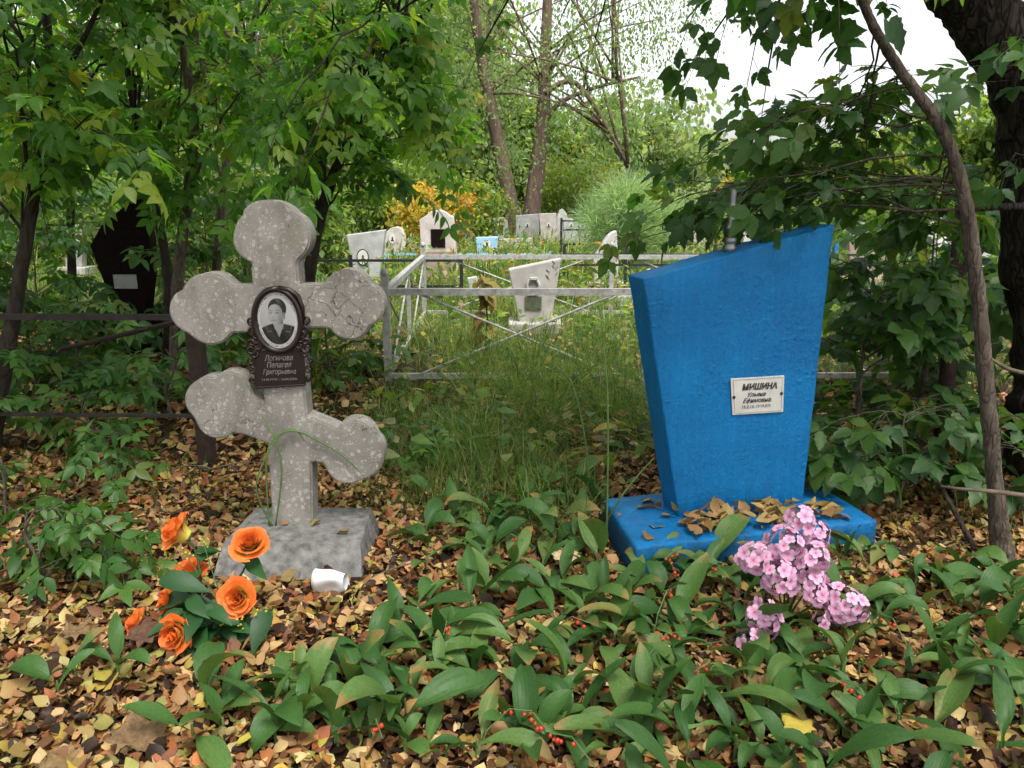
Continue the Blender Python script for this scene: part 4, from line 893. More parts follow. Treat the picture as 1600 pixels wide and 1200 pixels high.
for i, (u, v, h_, n_, sp, sd, lab) in enumerate((
        (1335, 735, .95, 18, .30, 51, 'leafy maple shrub behind the right edge of the blue gravestone'),
        (1415, 700, 1.1, 18, .33, 52, 'tall maple shrub in front of the leaning pole'),
        (1460, 640, 1.2, 18, .45, 53, 'maple shrub in the deep shade behind the leaning pole'),
        (1360, 610, 1.0, 16, .55, 54, 'dense maple shrub beyond the fence corner at right'),
        (1600, 690, .9, 12, .3, 55, 'maple shrub at the foot of the dark trunk'),
        (1395, 800, .42, 7, .22, 56, 'low maple seedling between blue plinth and slim sapling'),
        (1330, 790, .34, 6, .18, 57, 'low maple seedling at the back corner of the blue plinth'),
        (1590, 800, .40, 6, .2, 58, 'small maple seedling beside the base of the slim sapling'),
        (1320, 540, 1.0, 14, .7, 59, 'wide maple shrub well behind the blue gravestone'),
        (1500, 560, 1.0, 14, .7, 60, 'wide maple shrub behind the dark trunk'))):
    shrub(lab, ground(u, v), h_, n_, sp, 'right', .16, sd, nobj=140)
for i, (u, v, h_, n_, sp, sd, lab) in enumerate((
        (75, 930, .30, 5, .13, 71, 'bushy seedling with oval leaves left of the orange roses'),
        (170, 905, .24, 4, .10, 72, 'small seedling with two large oval leaves near the orange roses'),
        (20, 830, .30, 4, .15, 73, 'seedling at the foot of the forked young tree'),
        (150, 720, .35, 6, .22, 74, 'sparse seedling under the dark rail of the rusty fence'),
        (215, 760, .26, 4, .18, 75, 'thin seedling in the litter before the rusty post'),
        (60, 640, .4, 5, .25, 76, 'seedling in deep shade behind the rusty fence'),
        (230, 620, .26, 5, .22, 77, 'seedling in front of the dark faceted gravestone'),
        (350, 600, .5, 8, .3, 78, 'seedling behind the lower arm of the cross'),
        (520, 600, .55, 8, .35, 79, 'seedling between the cross and the silver fence post'),
        (630, 735, .22, 3, .12, 80, 'small pale seedling right of the lower cross arm'),
        (-10, 720, .62, 6, .2, 81, 'seedling with broad drooping leaves by the forked young tree'),
        (70, 520, .9, 16, .5, 82, 'wide shrub behind the dark rail of the rusty fence'),
        (-40, 520, 1.1, 16, .7, 83, 'wide shrub far left in the thicket shade'),
        (200, 505, 1.3, 20, .8, 85, 'broad shrub closing the gap behind the dark faceted gravestone'),
        (330, 510, 1.2, 18, .7, 86, 'broad shrub behind the left lobe of the cross'),
        (400, 490, 1.2, 16, .8, 87, 'broad shrub far behind the cross head'),
        (270, 650, .40, 8, .30, 89, 'leafy seedling between the rusty post and the shaded litter'),
        (60, 590, .70, 12, .40, 90, 'leafy shrub right behind the dark rail of the rusty fence'),
        (290, 545, .85, 14, .5, 91, 'leafy shrub filling the gap between thicket trunks'),
        (130, 600, .55, 8, .4, 88, 'shrub reaching up before the dark faceted gravestone'),
        (420, 540, .8, 12, .5, 84, 'shrub in the thicket behind the cross arms'))):
    shrub(lab, ground(u, v), h_, n_, sp, 'low', .13 if v > 640 else .18, sd, nobj=100, name='seedling')

# ================================================================== FAR VEGETATION
def far_tree(name, label, cat, base, h, crown_c, crown_r, n, leaf, pal, trunks, seed, clumps=40, stretch=1.0, bark_='bark_far', hang=0.0, group=None, cl=0.22, tpls=None):
    rs = random.Random(seed); tr = thing(name, label, cat, (base.x, base.y, 0), group)
    for P, r in trunks: 
        p_, r_ = catmull(P, r); MB().tube(p_, r_, 8).build('trunk', M[bark_], tr, smooth=True)
    cs = []; cc = Vector(crown_c); cr = Vector(crown_r)
    for i in range(clumps):
        while True:
            d = Vector([rs.uniform(-1, 1) for _ in range(3)])
            if d.length <= 1: break
        d = d*(1 if d.length > .5 else 1.35); cs.append(cc+Vector((d.x*cr.x, d.y*cr.y, d.z*cr.z)))
    mb = MB()
    for c in cs[:max(6, clumps//2)]:
        P = trunks[rs.randrange(len(trunks))][0]; s, _ = polyline(list(P), rs.uniform(.45, 1))
        if s.z > c.z: s, _ = polyline(list(P), .4)
        mb.tube(bez(s, s.lerp(c, .4)+Vector((0, 0, .12*h*.3)), s.lerp(c, .8)+Vector((0, 0, .05)), c, 6), [.012*h*.35*(1-.8*i/5)+.004 for i in range(6)], 4)
    mb.build('limbs', M[bark_], tr, smooth=True)
    C = np.array([tuple(c) for c in cs]); per = rng.integers(0, clumps, n); rad = np.array([rs.uniform(.6, 1.3) for _ in cs])[per]*cl*max(cr)
    pos = C[per]+rng.normal(0, 1, (n, 3))*rad[:, None]*np.array([1, 1, .75]); pos[:, 2] -= hang*np.abs(rng.normal(0, 1, n))*rad
    pos[:, 2] = np.maximum(pos[:, 2], .03)
    d = rng.normal(0, 1, (n, 3)); d[:, 2] -= .6+hang; up = rng.normal(0, .6, (n, 3)); up[:, 2] += 1
    mm = frames(pos, d, up, leaf*rng.uniform(.6, 1.3, n)); ccol = pick(pal, clumps, .12)[per]*.6+pick(pal, n, .2)*.4
    o = put('crown', scatter('crown', tpls or T_SMALL, mm, ccol), M['leaf_t'], tr); o['kind'] = 'stuff'; return tr
GR = [(.10, .17, .035, 3), (.14, .21, .05, 3), (.18, .22, .05, 1), (.07, .13, .03, 2)]
PALE = [(.16, .23, .10, 3), (.20, .26, .13, 2), (.13, .20, .08, 2)]
YEL = [(.42, .30, .04, 2), (.40, .20, .04, 1.5), (.26, .25, .05, 2), (.16, .20, .04, 3)]
# twin-trunk tree
b = at(812, 378, 20)
tA, rA = trunk_px([(806, 384), (800, 340), (786, 260), (770, 180), (752, 90), (735, -60), (720, -260)], 20, [32, 27, 24, 20, 15, 11, 5])
tB, rB = trunk_px([(820, 384), (829, 340), (840, 260), (849, 170), (853, 60), (858, -80), (862, -300)], 20, [34, 28, 24, 21, 17, 12, 5])
tC, rC = trunk_px([(846, 200), (870, 165), (920, 140), (1000, 120)], 20, [10, 8, 6, 3]); tC[0].z = at(846, 200, 20).z
tD, rD = trunk_px([(850, 150), (900, 130), (960, 220), (1000, 300)], 19.5, [9, 8, 6, 3]); tD[0].z = at(850, 150, 20).z
far_tree('twin_trunk_tree', 'tall tree with two reddish brown diverging trunks beyond the gravestones', 'tree', b, 9, at(830, -20, 20), (3.7, 3, 4.4), 17000, .085, PALE+[(.12, .20, .06, 2)], [(tA, rA), (tB, rB), (tC, rC), (tD, rD)], 91, 75, hang=.9, cl=.14)
# belt of trees and shrubs
for i, (u, Y, h_, w_, lab, pal, n_) in enumerate((
        (590, 24, 8.0, 3.4, 'tall leafy tree behind the arched pale gravestone', GR, 16000),
        (690, 30, 9.5, 4.0, 'tall pale tree left of the twin trunks', PALE, 14000),
        (1010, 30, 5.2, 4.0, 'airy pale tree right of the twin trunks', PALE, 3500),
        (480, 19, 6.5, 3.0, 'leafy tree far behind the cross', PALE, 5500),
        (360, 22, 7.5, 3.4, 'tall tree far behind the left thicket', PALE, 4000),
        (200, 20, 6.5, 3.2, 'broad tree beyond the dark faceted gravestone', PALE, 3800),
        (40, 18, 6.0, 3.2, 'broad tree far behind the forked young tree', GR, 3800),
        (-420, 15, 5.0, 3.4, 'bushy tree past the outer edge of the thicket', GR, 6000),
        (-800, 16, 5.0, 3.4, 'bushy tree far past the outer edge of the thicket', GR, 5000),
        (-160, 17, 6.0, 3.2, 'broad tree at the far end of the thicket', GR, 9000),
        (770, 34, 6.5, 4.2, 'wide tree behind the twin trunks', GR, 12000),
        (930, 36, 4.6, 4.2, 'round green tree right of the twin trunks', GR+PALE, 12000),
        (1080, 42, 4.0, 4.6, 'low rounded tree far beyond the feathery bush', PALE+YEL[:1], 10000),
        (1250, 40, 3.6, 4.4, 'low pale tree far beyond the blue gravestone', PALE, 9000),
        (1420, 34, 4.0, 4.2, 'yellow green tree far behind the slim sapling', GR+YEL[2:3], 9000),
        (1570, 26, 5.0, 3.2, 'green tree far behind the dark trunk', GR, 9000),
        (1760, 24, 5.5, 3.4, 'green tree past the dark trunk by the far slope', GR, 7000))):
    x = at(u, 330, Y).x; tp = [Vector((x, Y, -.05)), Vector((x+.1, Y, h_*.4)), Vector((x-.1, Y, h_*.85))]
    far_tree('leafy_tree', lab, 'tree', Vector((x, Y, 0)), h_, (x, Y, h_*.55), (w_*.62, w_*.55, h_*.48), n_, .16+.004*Y, pal, [(tp, [.14, .10, .03])], 100+i, 60, cl=.17)
for i, (u, Y, h_, w_, lab, pal, n_) in enumerate((
        (672, 15.5, 1.6, 1.1, 'orange and yellow autumn shrub behind the arched pale gravestone', YEL, 7000),
        (730, 17, 1.7, 1.3, 'yellowing shrub left of the twin trunks', YEL[2:]+GR[:2], 5000),
        (600, 17, 2.2, 2.0, 'green shrub behind the rough pink gravestone', GR, 6000),
        (905, 24, 2.4, 2.4, 'yellow green shrub behind the white gabled gravestone', GR+YEL[2:3], 6000),
        (1120, 17, 1.3, 1.8, 'pale low shrub behind the steel finial', PALE, 5000),
        (1300, 15, 1.2, 2.2, 'low green shrub beyond the undergrowth on the right', GR, 5000),
        (1510, 14, 1.1, 2.0, 'low green shrub by the white scalloped gravestone', GR, 4000),
        (470, 11.5, 1.6, 1.5, 'green shrub behind the right arm of the cross', GR, 6000),
        (330, 12.5, 1.9, 2.0, 'green shrub behind the thicket trunks', GR, 6000),
        (150, 13, 1.9, 2.2, 'green shrub lit beyond the dark faceted gravestone', GR, 6000),
        (0, 12, 1.9, 2.2, 'green shrub lit beyond the forked young tree', GR, 5000))):
    x = at(u, 330, Y).x; tp = [Vector((x, Y, -.05)), Vector((x, Y, h_*.3)), Vector((x+.05, Y, h_*.6))]
    far_tree('bush', lab, 'bush', Vector((x, Y, 0)), h_, (x, Y, h_*.5), (w_*.6, w_*.5, h_*.48), n_, .10, pal, [(tp, [.03, .025, .015])], 140+i, 34, cl=.2)
# feathery asparagus bush
T_NEEDLE = [leaf_tpl(2, .035, 0, .25)]
fb = thing('feathery_bush', 'large misty green feathery bush behind the white fin-shaped gravestone', 'bush', (at(985, 390, 11).x, 11, 0))
x0 = at(985, 390, 11).x; n_ = 34; mb = MB(); tips = []
for i in range(n_):
    a = rng.uniform(0, 2*math.pi); sp = rng.uniform(.15, 1); hh = 1.25*(1-.45*sp*sp)+rng.uniform(-.1, .15)
    b0 = Vector((x0, 11, 0)); tp = Vector((x0+.85*sp*math.cos(a), 11+.7*sp*math.sin(a), hh)); bz = bez(b0, b0+Vector((0, 0, hh*.5)), b0.lerp(tp, .7)+Vector((0, 0, hh*.35)), tp, 7)
    mb.tube(bz, [.010*(1-.8*k/6)+.001 for k in range(7)], 4); tips.append(bz)
mb.build('stems', M['stem_green'], fb)
nn = 22000; pos = np.zeros((nn, 3)); dr = np.zeros((nn, 3))
for i in range(nn):
    bz = tips[rng.integers(0, n_)]; p, j = polyline(bz, rng.uniform(.3, 1)); off = rng.normal(0, .10, 3); pos[i] = np.array(p)+off; dr[i] = off*6+np.array(bz[min(j+1, 6)]-bz[j])*2+rng.normal(0, .3, 3)
pos[:, 2] = np.maximum(pos[:, 2], .02)
o = put('needles', scatter('needles', T_NEEDLE, frames(pos, dr, rng.normal(0, 1, (nn, 3)), rng.uniform(.10, .22, nn)), pick([(.20, .30, .16, 3), (.26, .35, .21, 2), (.15, .24, .11, 2)], nn)), M['leaf_t'], fb); o['kind'] = 'stuff'

# ================================================================== GROUND COVER
PAL_LIT = [(.26, .115, .042, 4.5), (.34, .19, .08, 4), (.28, .215, .065, 2.4), (.14, .055, .022, 3), (.41, .25, .115, 3), (.36, .25, .05, 1.5), (.03, .015, .009, 4.5), (.48, .35, .16, 1.8), (.23, .21, .055, 1.2), (.30, .09, .03, 1.2)]  # the near-black share paints in the shaded gaps between leaves
def blocked(x, y, m=0.0):
    """inside the cross base or under the stele"""
    inb = (-0.97-m < x < -0.47+m) and (2.20-m < y < 2.63+m)
    q = Vector((x, y, 0))-Vector((pf_l.x, pf_l.y, 0)); a, b = q.dot(pr), q.dot(pn)
    return inb or (-m < a < Lp+m and -m < b < .44+m)
def lit_xy(n, box):
    out = []
    while len(out) < n:
        x, y = rng.uniform(box[0], box[1]), rng.uniform(box[2], box[3])
        if abs(x) > .85*(y+.35)+.9: continue
        if not blocked(x, y): out.append((x, y))
    return np.array(out)
def litter_mats(xy, zr, size, tilt=.5):
    n = len(xy); z = np.array([gz(x, y) for x, y in xy])+rng.uniform(*zr, n)
    a = rng.uniform(0, 2*math.pi, n); d = np.stack([np.cos(a), np.sin(a), rng.normal(0, tilt, n)], 1); up = np.stack([rng.normal(0, tilt, n), rng.normal(0, tilt, n), np.ones(n)], 1)
    up[rng.random(n) < .3, 2] *= -1
    return frames(np.column_stack([xy, z]), d, up, size*np.column_stack([rng.uniform(.75, 1.15, n), np.ones(n), rng.uniform(.4, 2.0, n)])*np.clip(rng.lognormal(0, .28, n), .45, 1.9)[:, None])
xy1 = lit_xy(66000, (-2.9, 2.9, .9, 3.4)); xy2 = lit_xy(22000, (-6.0, 5.5, 3.3, 7.0))
mm = np.concatenate([litter_mats(xy1, (.003, .030), .0295), litter_mats(xy2, (.003, .03), .046)])
keep = np.ones(len(mm), bool); ym, xm = mm[:, 1, 3], mm[:, 0, 3]
keep &= ~((xm > -.75) & (xm < 1.2) & (ym > 2.75) & (rng.random(len(mm)) < .35)) ; keep &= ~((xm > -.8) & (ym > 4.6) & (rng.random(len(mm)) < .8))
mm = mm[keep]
tag(put('leaf_litter', scatter('leaf_litter', T_LITTER, mm, pick(PAL_LIT, len(mm), .2)), M['litter_t']), 'thick carpet of small brown and yellow fallen birch leaves', kind='stuff')
ME_LIT = [tpl_mesh('fallen_leaf', t) for t in T_LITTER]
for m_ in ME_LIT: m_.materials.append(M['litter'])
def fallen(mat4, label, group):
    o = bpy.data.objects.new('fallen_leaf', ME_LIT[random.randrange(6)]); COL.objects.link(o); o.matrix_basis = Matrix(mat4.tolist()); tag(o, label, 'leaf', group)
xyF = [p for p in lit_xy(900, (-1.6, 1.6, 1.28, 2.1)) if vis((p[0], p[1], .02))][:120]
for m_ in litter_mats(np.array(xyF), (.026, .036), .042, .3): fallen(m_, 'loose dry birch leaf on top of the leaf carpet', 'loose birch leaves topping the carpet')
# leaves drifted against the foot of the blue stele
npl = 0; spots = []
while npl < 160:
    a = rng.uniform(.20, .78); b = .02+rng.beta(2, 2)*.17
    if npl > 144: a, b = rng.uniform(.03, .86), rng.uniform(.02, .42)
    p = pf_l+pr*a+pn*b; q = p-sf
    if -.015 < q.dot(srd) < .53 and -.012 < q.dot(sn) < ST+.015: continue
    spots.append((p.x, p.y)); npl += 1
ml_ = litter_mats(np.array(spots), (0, 0), .045, .45)
for i, m_ in enumerate(ml_):
    m_[2, 3] = PZ+.006+(rng.uniform(0, .034) if i <= 144 else 0); fallen(m_, 'dry leaf drifted on the blue plinth at the foot of the gravestone', 'leaves drifted on the blue plinth')
for i, (u, v) in enumerate(((449, 822), (545, 835), (500, 818))):
    p = ground(u, v, BZ); fallen(litter_mats(np.array([(p.x, p.y)]), (0, 0), .05, .1)[0] @ np.eye(4) if False else (lambda m_: (m_.__setitem__((2, 3), BZ+.008), m_)[1])(litter_mats(np.array([(p.x, p.y)]), (0, 0), .045, .08)[0]), 'single dry leaf lying on the concrete base of the cross', 'leaves on the concrete base')

# grass
def blade_tpl(n=4, w=.03, bend=.4, seed=0):
    v, q = [], []
    for i in range(n+1):
        t = i/n; hw = w*.5*(1-t**1.5)+.002; y = bend*t*t; z = t*(1-.25*bend*t)
        v += [(-hw, y, z), (hw, y, z)]
    q = [(2*i, 2*i+1, 2*i+3, 2*i+2) for i in range(n)]
    return np.array(v), np.array(q)
T_GR = [blade_tpl(3, .022, b) for b in (.15, .4, .8, 1.2)]
def grass(label, n, boxes, hgt, pal, seed, wsc=1.0, dens=None):
    P = []
    tot = sum((b[1]-b[0])*(b[3]-b[2]) for b in boxes)
    for b in boxes:
        k = int(n*(b[1]-b[0])*(b[3]-b[2])/tot); p = np.column_stack([rng.uniform(b[0], b[1], k), rng.uniform(b[2], b[3], k)])
        p += rng.normal(0, .05, p.shape); P.append(p)
    P = np.vstack(P); P = np.array([p for p in P if not blocked(p[0], p[1], .02)]); m = len(P); a = rng.uniform(0, 2*math.pi, m)
    h = hgt*rng.uniform(.5, 1.25, m)*(.75+.35*np.sin(P[:, 0]*4.1+P[:, 1]*2.7)); h = np.maximum(h, hgt*.3)
    mt = np.zeros((m, 4, 4)); c, s = np.cos(a), np.sin(a); w = wsc*rng.uniform(.7, 1.3, m)
    lean = rng.normal(0, .16, (m, 2))
    mt[:, 0, 0] = c*h*w; mt[:, 1, 0] = s*h*w; mt[:, 0, 1] = -s*h; mt[:, 1, 1] = c*h; mt[:, 2, 2] = h; mt[:, 0, 2] = lean[:, 0]*h; mt[:, 1, 2] = lean[:, 1]*h
    mt[:, :2, 3] = P; mt[:, 2, 3] = [gz(x, y)-.005 for x, y in P]; mt[:, 3, 3] = 1
    return tag(put('grass', scatter('grass', T_GR, mt, pick(pal, m, .2)), M['leaf_t']), label, 'grass', kind='stuff')
GD = [(.05, .11, .022, 3), (.085, .16, .035, 3), (.13, .19, .055, 1.5), (.20, .19, .09, .6)]
GM = [(.07, .145, .028, 3), (.11, .195, .04, 3), (.16, .22, .065, 2), (.26, .23, .12, 1.2), (.035, .08, .018, 2)]
GB = [(.07, .135, .025, 3), (.11, .18, .035, 3), (.18, .21, .06, 2), (.27, .23, .12, 1.4), (.05, .10, .022, 2)]
grass('thin dark green grass growing between the two graves', 9500, [(-.42, .36, 2.45, 3.3), (-.8, 1.2, 3.2, 4.9), (-.45, .33, 2.75, 4.2), (-.75, -.3, 2.6, 3.4)], .20, GM, 1, .75)
grass('bright green grass inside and around the silver fence', 25000, [(-1.4, 3.6, 4.8, 7.6), (-2.6, 4, 7.4, 10), (-9, -2.6, 7, 10)], .30, GB, 2, 1.1)
grass('long green grass between the far gravestones', 26000, [(-13, 14, 9.8, 20)], .42, GB, 3, 2.2)
grass('sparse fine grass in the shade left and right of the graves', 1400, [(-2.6, -.9, 2.5, 4.2), (1.2, 2.6, 2.4, 4.2)], .15, GD, 4, .8)
# broad-leaved weeds in the middle ground
WP = np.vstack([np.column_stack([rng.uniform(-1.6, 3.4, 2100), rng.uniform(4.3, 9.6, 2100)]), np.column_stack([rng.uniform(-.7, 1.1, 500), rng.uniform(2.9, 4.6, 500)])]); wz = np.abs(rng.normal(.14, .09, 2600))
wd = rng.normal(0, 1, (2600, 3)); wd[:, 2] *= .3; wu = rng.normal(0, .4, (2600, 3)); wu[:, 2] += 1
tag(put('ground_weeds', scatter('ground_weeds', [leaf_tpl(3, .6, .1, .2, ov)], frames(np.column_stack([WP, wz]), wd, wu, .075*rng.uniform(.6, 1.4, 2600)), pick(GB, 2600)), M['leaf_t']), 'broad-leaved weeds mixed into the grass around the silver fence', kind='stuff')
# clumps of tall weeds between the far graves
k_ = 60; wc = np.column_stack([rng.uniform(-3.2, 4.5, k_), rng.uniform(8.0, 15, k_)]); wn_ = 9000; wi = rng.integers(0, k_, wn_)
wp = np.column_stack([wc[wi]+rng.normal(0, .16, (wn_, 2)), np.abs(rng.normal(.16, .16, wn_))]); wd = rng.normal(0, 1, (wn_, 3)); wd[:, 2] += .3; wu = rng.normal(0, .5, (wn_, 3)); wu[:, 2] += 1
tag(put('tall_weeds', scatter('tall_weeds', [leaf_tpl(2, .4, .1, .2, ov)], frames(wp, wd, wu, .10*rng.uniform(.5, 1.4, wn_)), pick(GB+[(.30, .17, .05, 1)], wn_)), M['leaf_t']), 'overgrown weeds around the far gravestones', kind='stuff')
# misty feathery sprays of wild asparagus over the grass
npn = 9000; st_ = [(Vector((rng.uniform(-.35, .75), rng.uniform(3.2, 4.6), 0)), rng.uniform(.2, .48), rng.uniform(-.3, .3)) for _ in range(30)]
pos = np.zeros((npn, 3)); dr = np.zeros((npn, 3))
for i in range(npn):
    b, h_, ln = st_[rng.integers(0, 30)]; t = rng.uniform(.2, 1); a = rng.normal(0, .07*(1.15-t)+.03, 3); pos[i] = np.array((b.x+ln*t*t, b.y, h_*t))+a; dr[i] = a*8+np.array((0, 0, .5))+rng.normal(0, .3, 3)
pos[:, 2] = np.maximum(pos[:, 2], .02)
tag(put('asparagus_fern', scatter('asparagus_fern', T_NEEDLE, frames(pos, dr, rng.normal(0, 1, (npn, 3)), rng.uniform(.04, .10, npn)), pick(GM, npn)), M['leaf_t']), 'fine feathery green fern sprays in front of the silver fence', kind='stuff')
# long single stalks
for lab, pts in (('tall thin pale green grass stalk beside the blue plinth corner', [(948, 832, 2.5), (950, 700, 2.5), (948, 590, 2.5), (937, 480, 2.55)]), ('bent pale grass stalk arching left of the blue gravestone', [(925, 772, 2.8), (915, 690, 2.8), (898, 610, 2.8), (880, 582, 2.8), (850, 560, 2.8)]), ('pale grass stalk leaning against the blue gravestone', [(935, 800, 2.55), (975, 770, 2.5), (1022, 715, 2.5)])):
    P = [at(u, v, Y) for u, v, Y in pts]; P[0].z = 0; p_, r_ = catmull(P, [.0042]+[.0034]*(len(P)-2)+[.0014])
    tag(MB().tube(p_, r_, 6).build('grass_stalk', M['stem_green'], smooth=True), lab, 'grass stalk')
tf = thing('grass_tuft', 'long green grass blades trailing across the lower bar of the cross', 'grass tuft', (-.86, 2.38, BZ))
for pts in ([(420, 812), (416, 740), (420, 700), (440, 676), (462, 672), (476, 690)], [(425, 812), (400, 760), (430, 690), (458, 673), (500, 690), (540, 716), (572, 748)], [(430, 815), (440, 740), (432, 690), (420, 668), (410, 650)]):
    P = [at(u, v, CY-.022-.01*math.sin(i)) for i, (u, v) in enumerate(pts)]; P[0].z = BZ; p_, r_ = catmull(P, [.0035]*(len(P)-1)+[.001])
    MB().tube(p_, r_, 4).build('blade', M['stem_green'], tf, smooth=True)

# ================================================================== LILY OF THE VALLEY
lprof = lambda t: (math.sin(math.pi*min(1, .03+.97*t)**.9))**.8 if t < 1 else .02
def lily_leaf(seed):
    rs = random.Random(seed); n, L = 9, 1.0; v, q = [], []
    lift, bend, w, fold, tw = rs.uniform(R(22), R(82)), rs.uniform(R(20), R(150)), rs.uniform(.24, .40), rs.uniform(.05, .6), rs.uniform(-1.1, 1.1)
    p = Vector((0, 0, 0)); a = lift; wv = rs.uniform(0, 6)
    for i in range(n+1):
        t = i/n; hw = max(.012, w*.5*(lprof(max(0, (t-.18)/.82)) if t > .18 else .03+.1*t))
        tw_ = tw*t; side = Vector((math.cos(tw_), 0, math.sin(tw_))); nrm = Vector((0, -math.sin(a), math.cos(a)))
        f = fold*(1-.5*t); wave = .018*math.sin(wv+7*t)
        for s in (-1, -.5, 0, .5, 1):
            v.append(p+side*hw*s+nrm*(abs(s)**1.6*hw*f*1.6+wave*s))
        p = p+Vector((0, math.cos(a), math.sin(a)))*(L/n); a -= bend/n*(1.6*t+.2)
    q = [(i*5+j, i*5+j+1, (i+1)*5+j+1, (i+1)*5+j) for i in range(n) for j in range(4)]
    V = np.array([tuple(x) for x in v]); return V, np.array(q)
ME_LILY = []
for s in range(30):
    V, Q = lily_leaf(s+300); me = raw_mesh('leaf', V, Q); me.materials.append(M['lily']); ME_LILY.append((me, V[:, 2].min(), V))
berry_me = MB().lathe([(.0006, -.005), (.0035, -.0038), (.005, 0), (.0035, .0038), (.0006, .005)], 10).mesh('berry', smooth=True); berry_me.materials.append(M['berry'])
rose_base, pink_base = ground(325, 1010), ground(1225, 985)
def lily_label(x, y, n, berries, L):
    d = lambda p: math.hypot(x-p.x, y-p.y); q = Vector((x, y, 0))-Vector((pf_l.x, pf_l.y, 0)); a, b = q.dot(pr), q.dot(pn)
    look = ('small ' if L < .15 else 'tall ' if L > .2 else '')+('two-leaved' if n == 2 else 'three-leaved')+(' berried' if berries else '')+' lily of the valley'
    if d(rose_base) < .38: w = 'beside the orange roses'
    elif d(pink_base) < .22: w = 'close around the pink flowers'
    elif -.25 < b < .02 and -.1 < a < Lp*.5: w = 'against the blue plinth left of the pink flowers'
    elif -.28 < b < .02 and a < Lp+.1 and a > 0: w = 'between the pink flowers and the blue plinth end'
    elif a > Lp-.05: w = 'between the blue plinth and the slim sapling'
    elif -.3 < a <= .05 and b > -.3: w = 'beside the left end of the blue plinth'
    elif math.hypot(x+.45, y-2.0) < .36: w = 'by the white cup and cross base'
    elif y > 2.2: w = 'at the edge of the dark grass'
    elif d(pink_base) < .5: w = 'in front of the pink flowers'
    elif d(rose_base) < .7: w = 'in the carpet right of the orange roses'
    elif d(ground(888, 880)) < .4: w = 'around the pale cream dry leaf'
    else: w = 'in the open carpet between roses and pink flowers' if x < .45 else 'in the leaf carpet before the slim sapling'
    return look+' '+w
def lily(x, y, n, L, seed, berries=False, face=None):
    rs = random.Random(seed); lab = lily_label(x, y, n, berries, L); t = thing('lily_of_the_valley', lab, 'plant', (x, y, gz(x, y)), 'lily of the valley plants'); z0 = gz(x, y)+.004
    a0 = rs.uniform(0, 2*math.pi) if face is None else face; hs = rs.uniform(.01, .05)
    for k in range(n):
        me, mn, V = ME_LILY[rs.randrange(30)]; s = L*rs.uniform(.6, 1.2); rz = a0+k*rs.uniform(1.2, 2.4); tilt = rs.uniform(-.5, .3)
        Mx = Matrix.Rotation(rz, 4, 'Z') @ Matrix.Rotation(tilt, 4, 'X') @ Matrix.Scale(s, 4)
        low = min((Mx @ Vector(p)).z for p in V[::2]); zz = z0+max(hs, -low*.75+.008)
        o = bpy.data.objects.new('leaf', me); link(o, t); o.matrix_basis = Matrix.Translation((x+rs.uniform(-.008, .008), y+rs.uniform(-.008, .008), zz)) @ Mx; top = zz
    MB().tube([(x, y, -.01), (x, y, z0+hs+.015)], [.0045, .003], 5).build('stalk', M['stem_green'], t)
    if berries:
        a = rs.uniform(0, 6.28); d = Vector((math.cos(a), math.sin(a), 0)); P = [Vector((x, y, 0)), Vector((x, y, .07))+d*.02, Vector((x, y, .12))+d*.07, Vector((x, y, .11))+d*.12]
        st = MB().tube(P, [.002, .0018, .0014, .001], 4).build('berry_stem', M['stem_green'], t)
        for k in range(rs.randrange(3, 6)):
            o = bpy.data.objects.new('berry', berry_me); link(o, st); o.matrix_basis = Matrix.Translation(P[2].lerp(P[3], k/4)+Vector((rs.uniform(-.012, .012), rs.uniform(-.012, .012), -.010-rs.random()*.008))) @ Matrix.Scale(rs.uniform(.8, 1.25), 4)
placed = []; rs = random.Random(77)
regions = [((560, 1080), (830, 1190), 90), ((1000, 1600), (890, 1190), 76), ((1300, 1600), (860, 1000), 12), ((430, 700), (980, 1200), 13), ((20, 260), (1060, 1190), 3), ((640, 960), (780, 880), 22), ((560, 640), (880, 960), 5), ((980, 1130), (870, 930), 7), ((1290, 1360), (830, 900), 4), ((300, 460), (1120, 1190), 5), ((900, 1500), (1190, 1330), 14), ((1600, 1800), (900, 1150), 8)]
cnt = 0
for us, vs, n_ in regions:
    k = 0; tries = 0
    while k < n_ and tries < 600:
        tries += 1; p = ground(rs.uniform(*us), rs.uniform(*vs))
        if blocked(p.x, p.y, .03) or any((p.x-a)**2+(p.y-b)**2 < .045**2 for a, b in placed) or math.hypot(p.x-rose_base.x, p.y-rose_base.y) < .17 or math.hypot(p.x+.5, p.y-2.0) < .16 or (p.x < -.3 and p.y > 1.75) or math.hypot(p.x-pink_base.x, p.y-pink_base.y) < .09: continue
        placed.append((p.x, p.y)); k += 1; cnt += 1
        lily(p.x, p.y, rs.choice((2, 3, 3)), rs.choice((rs.uniform(.10, .14), rs.uniform(.13, .18), rs.uniform(.16, .215))), 500+cnt, rs.random() < .06)

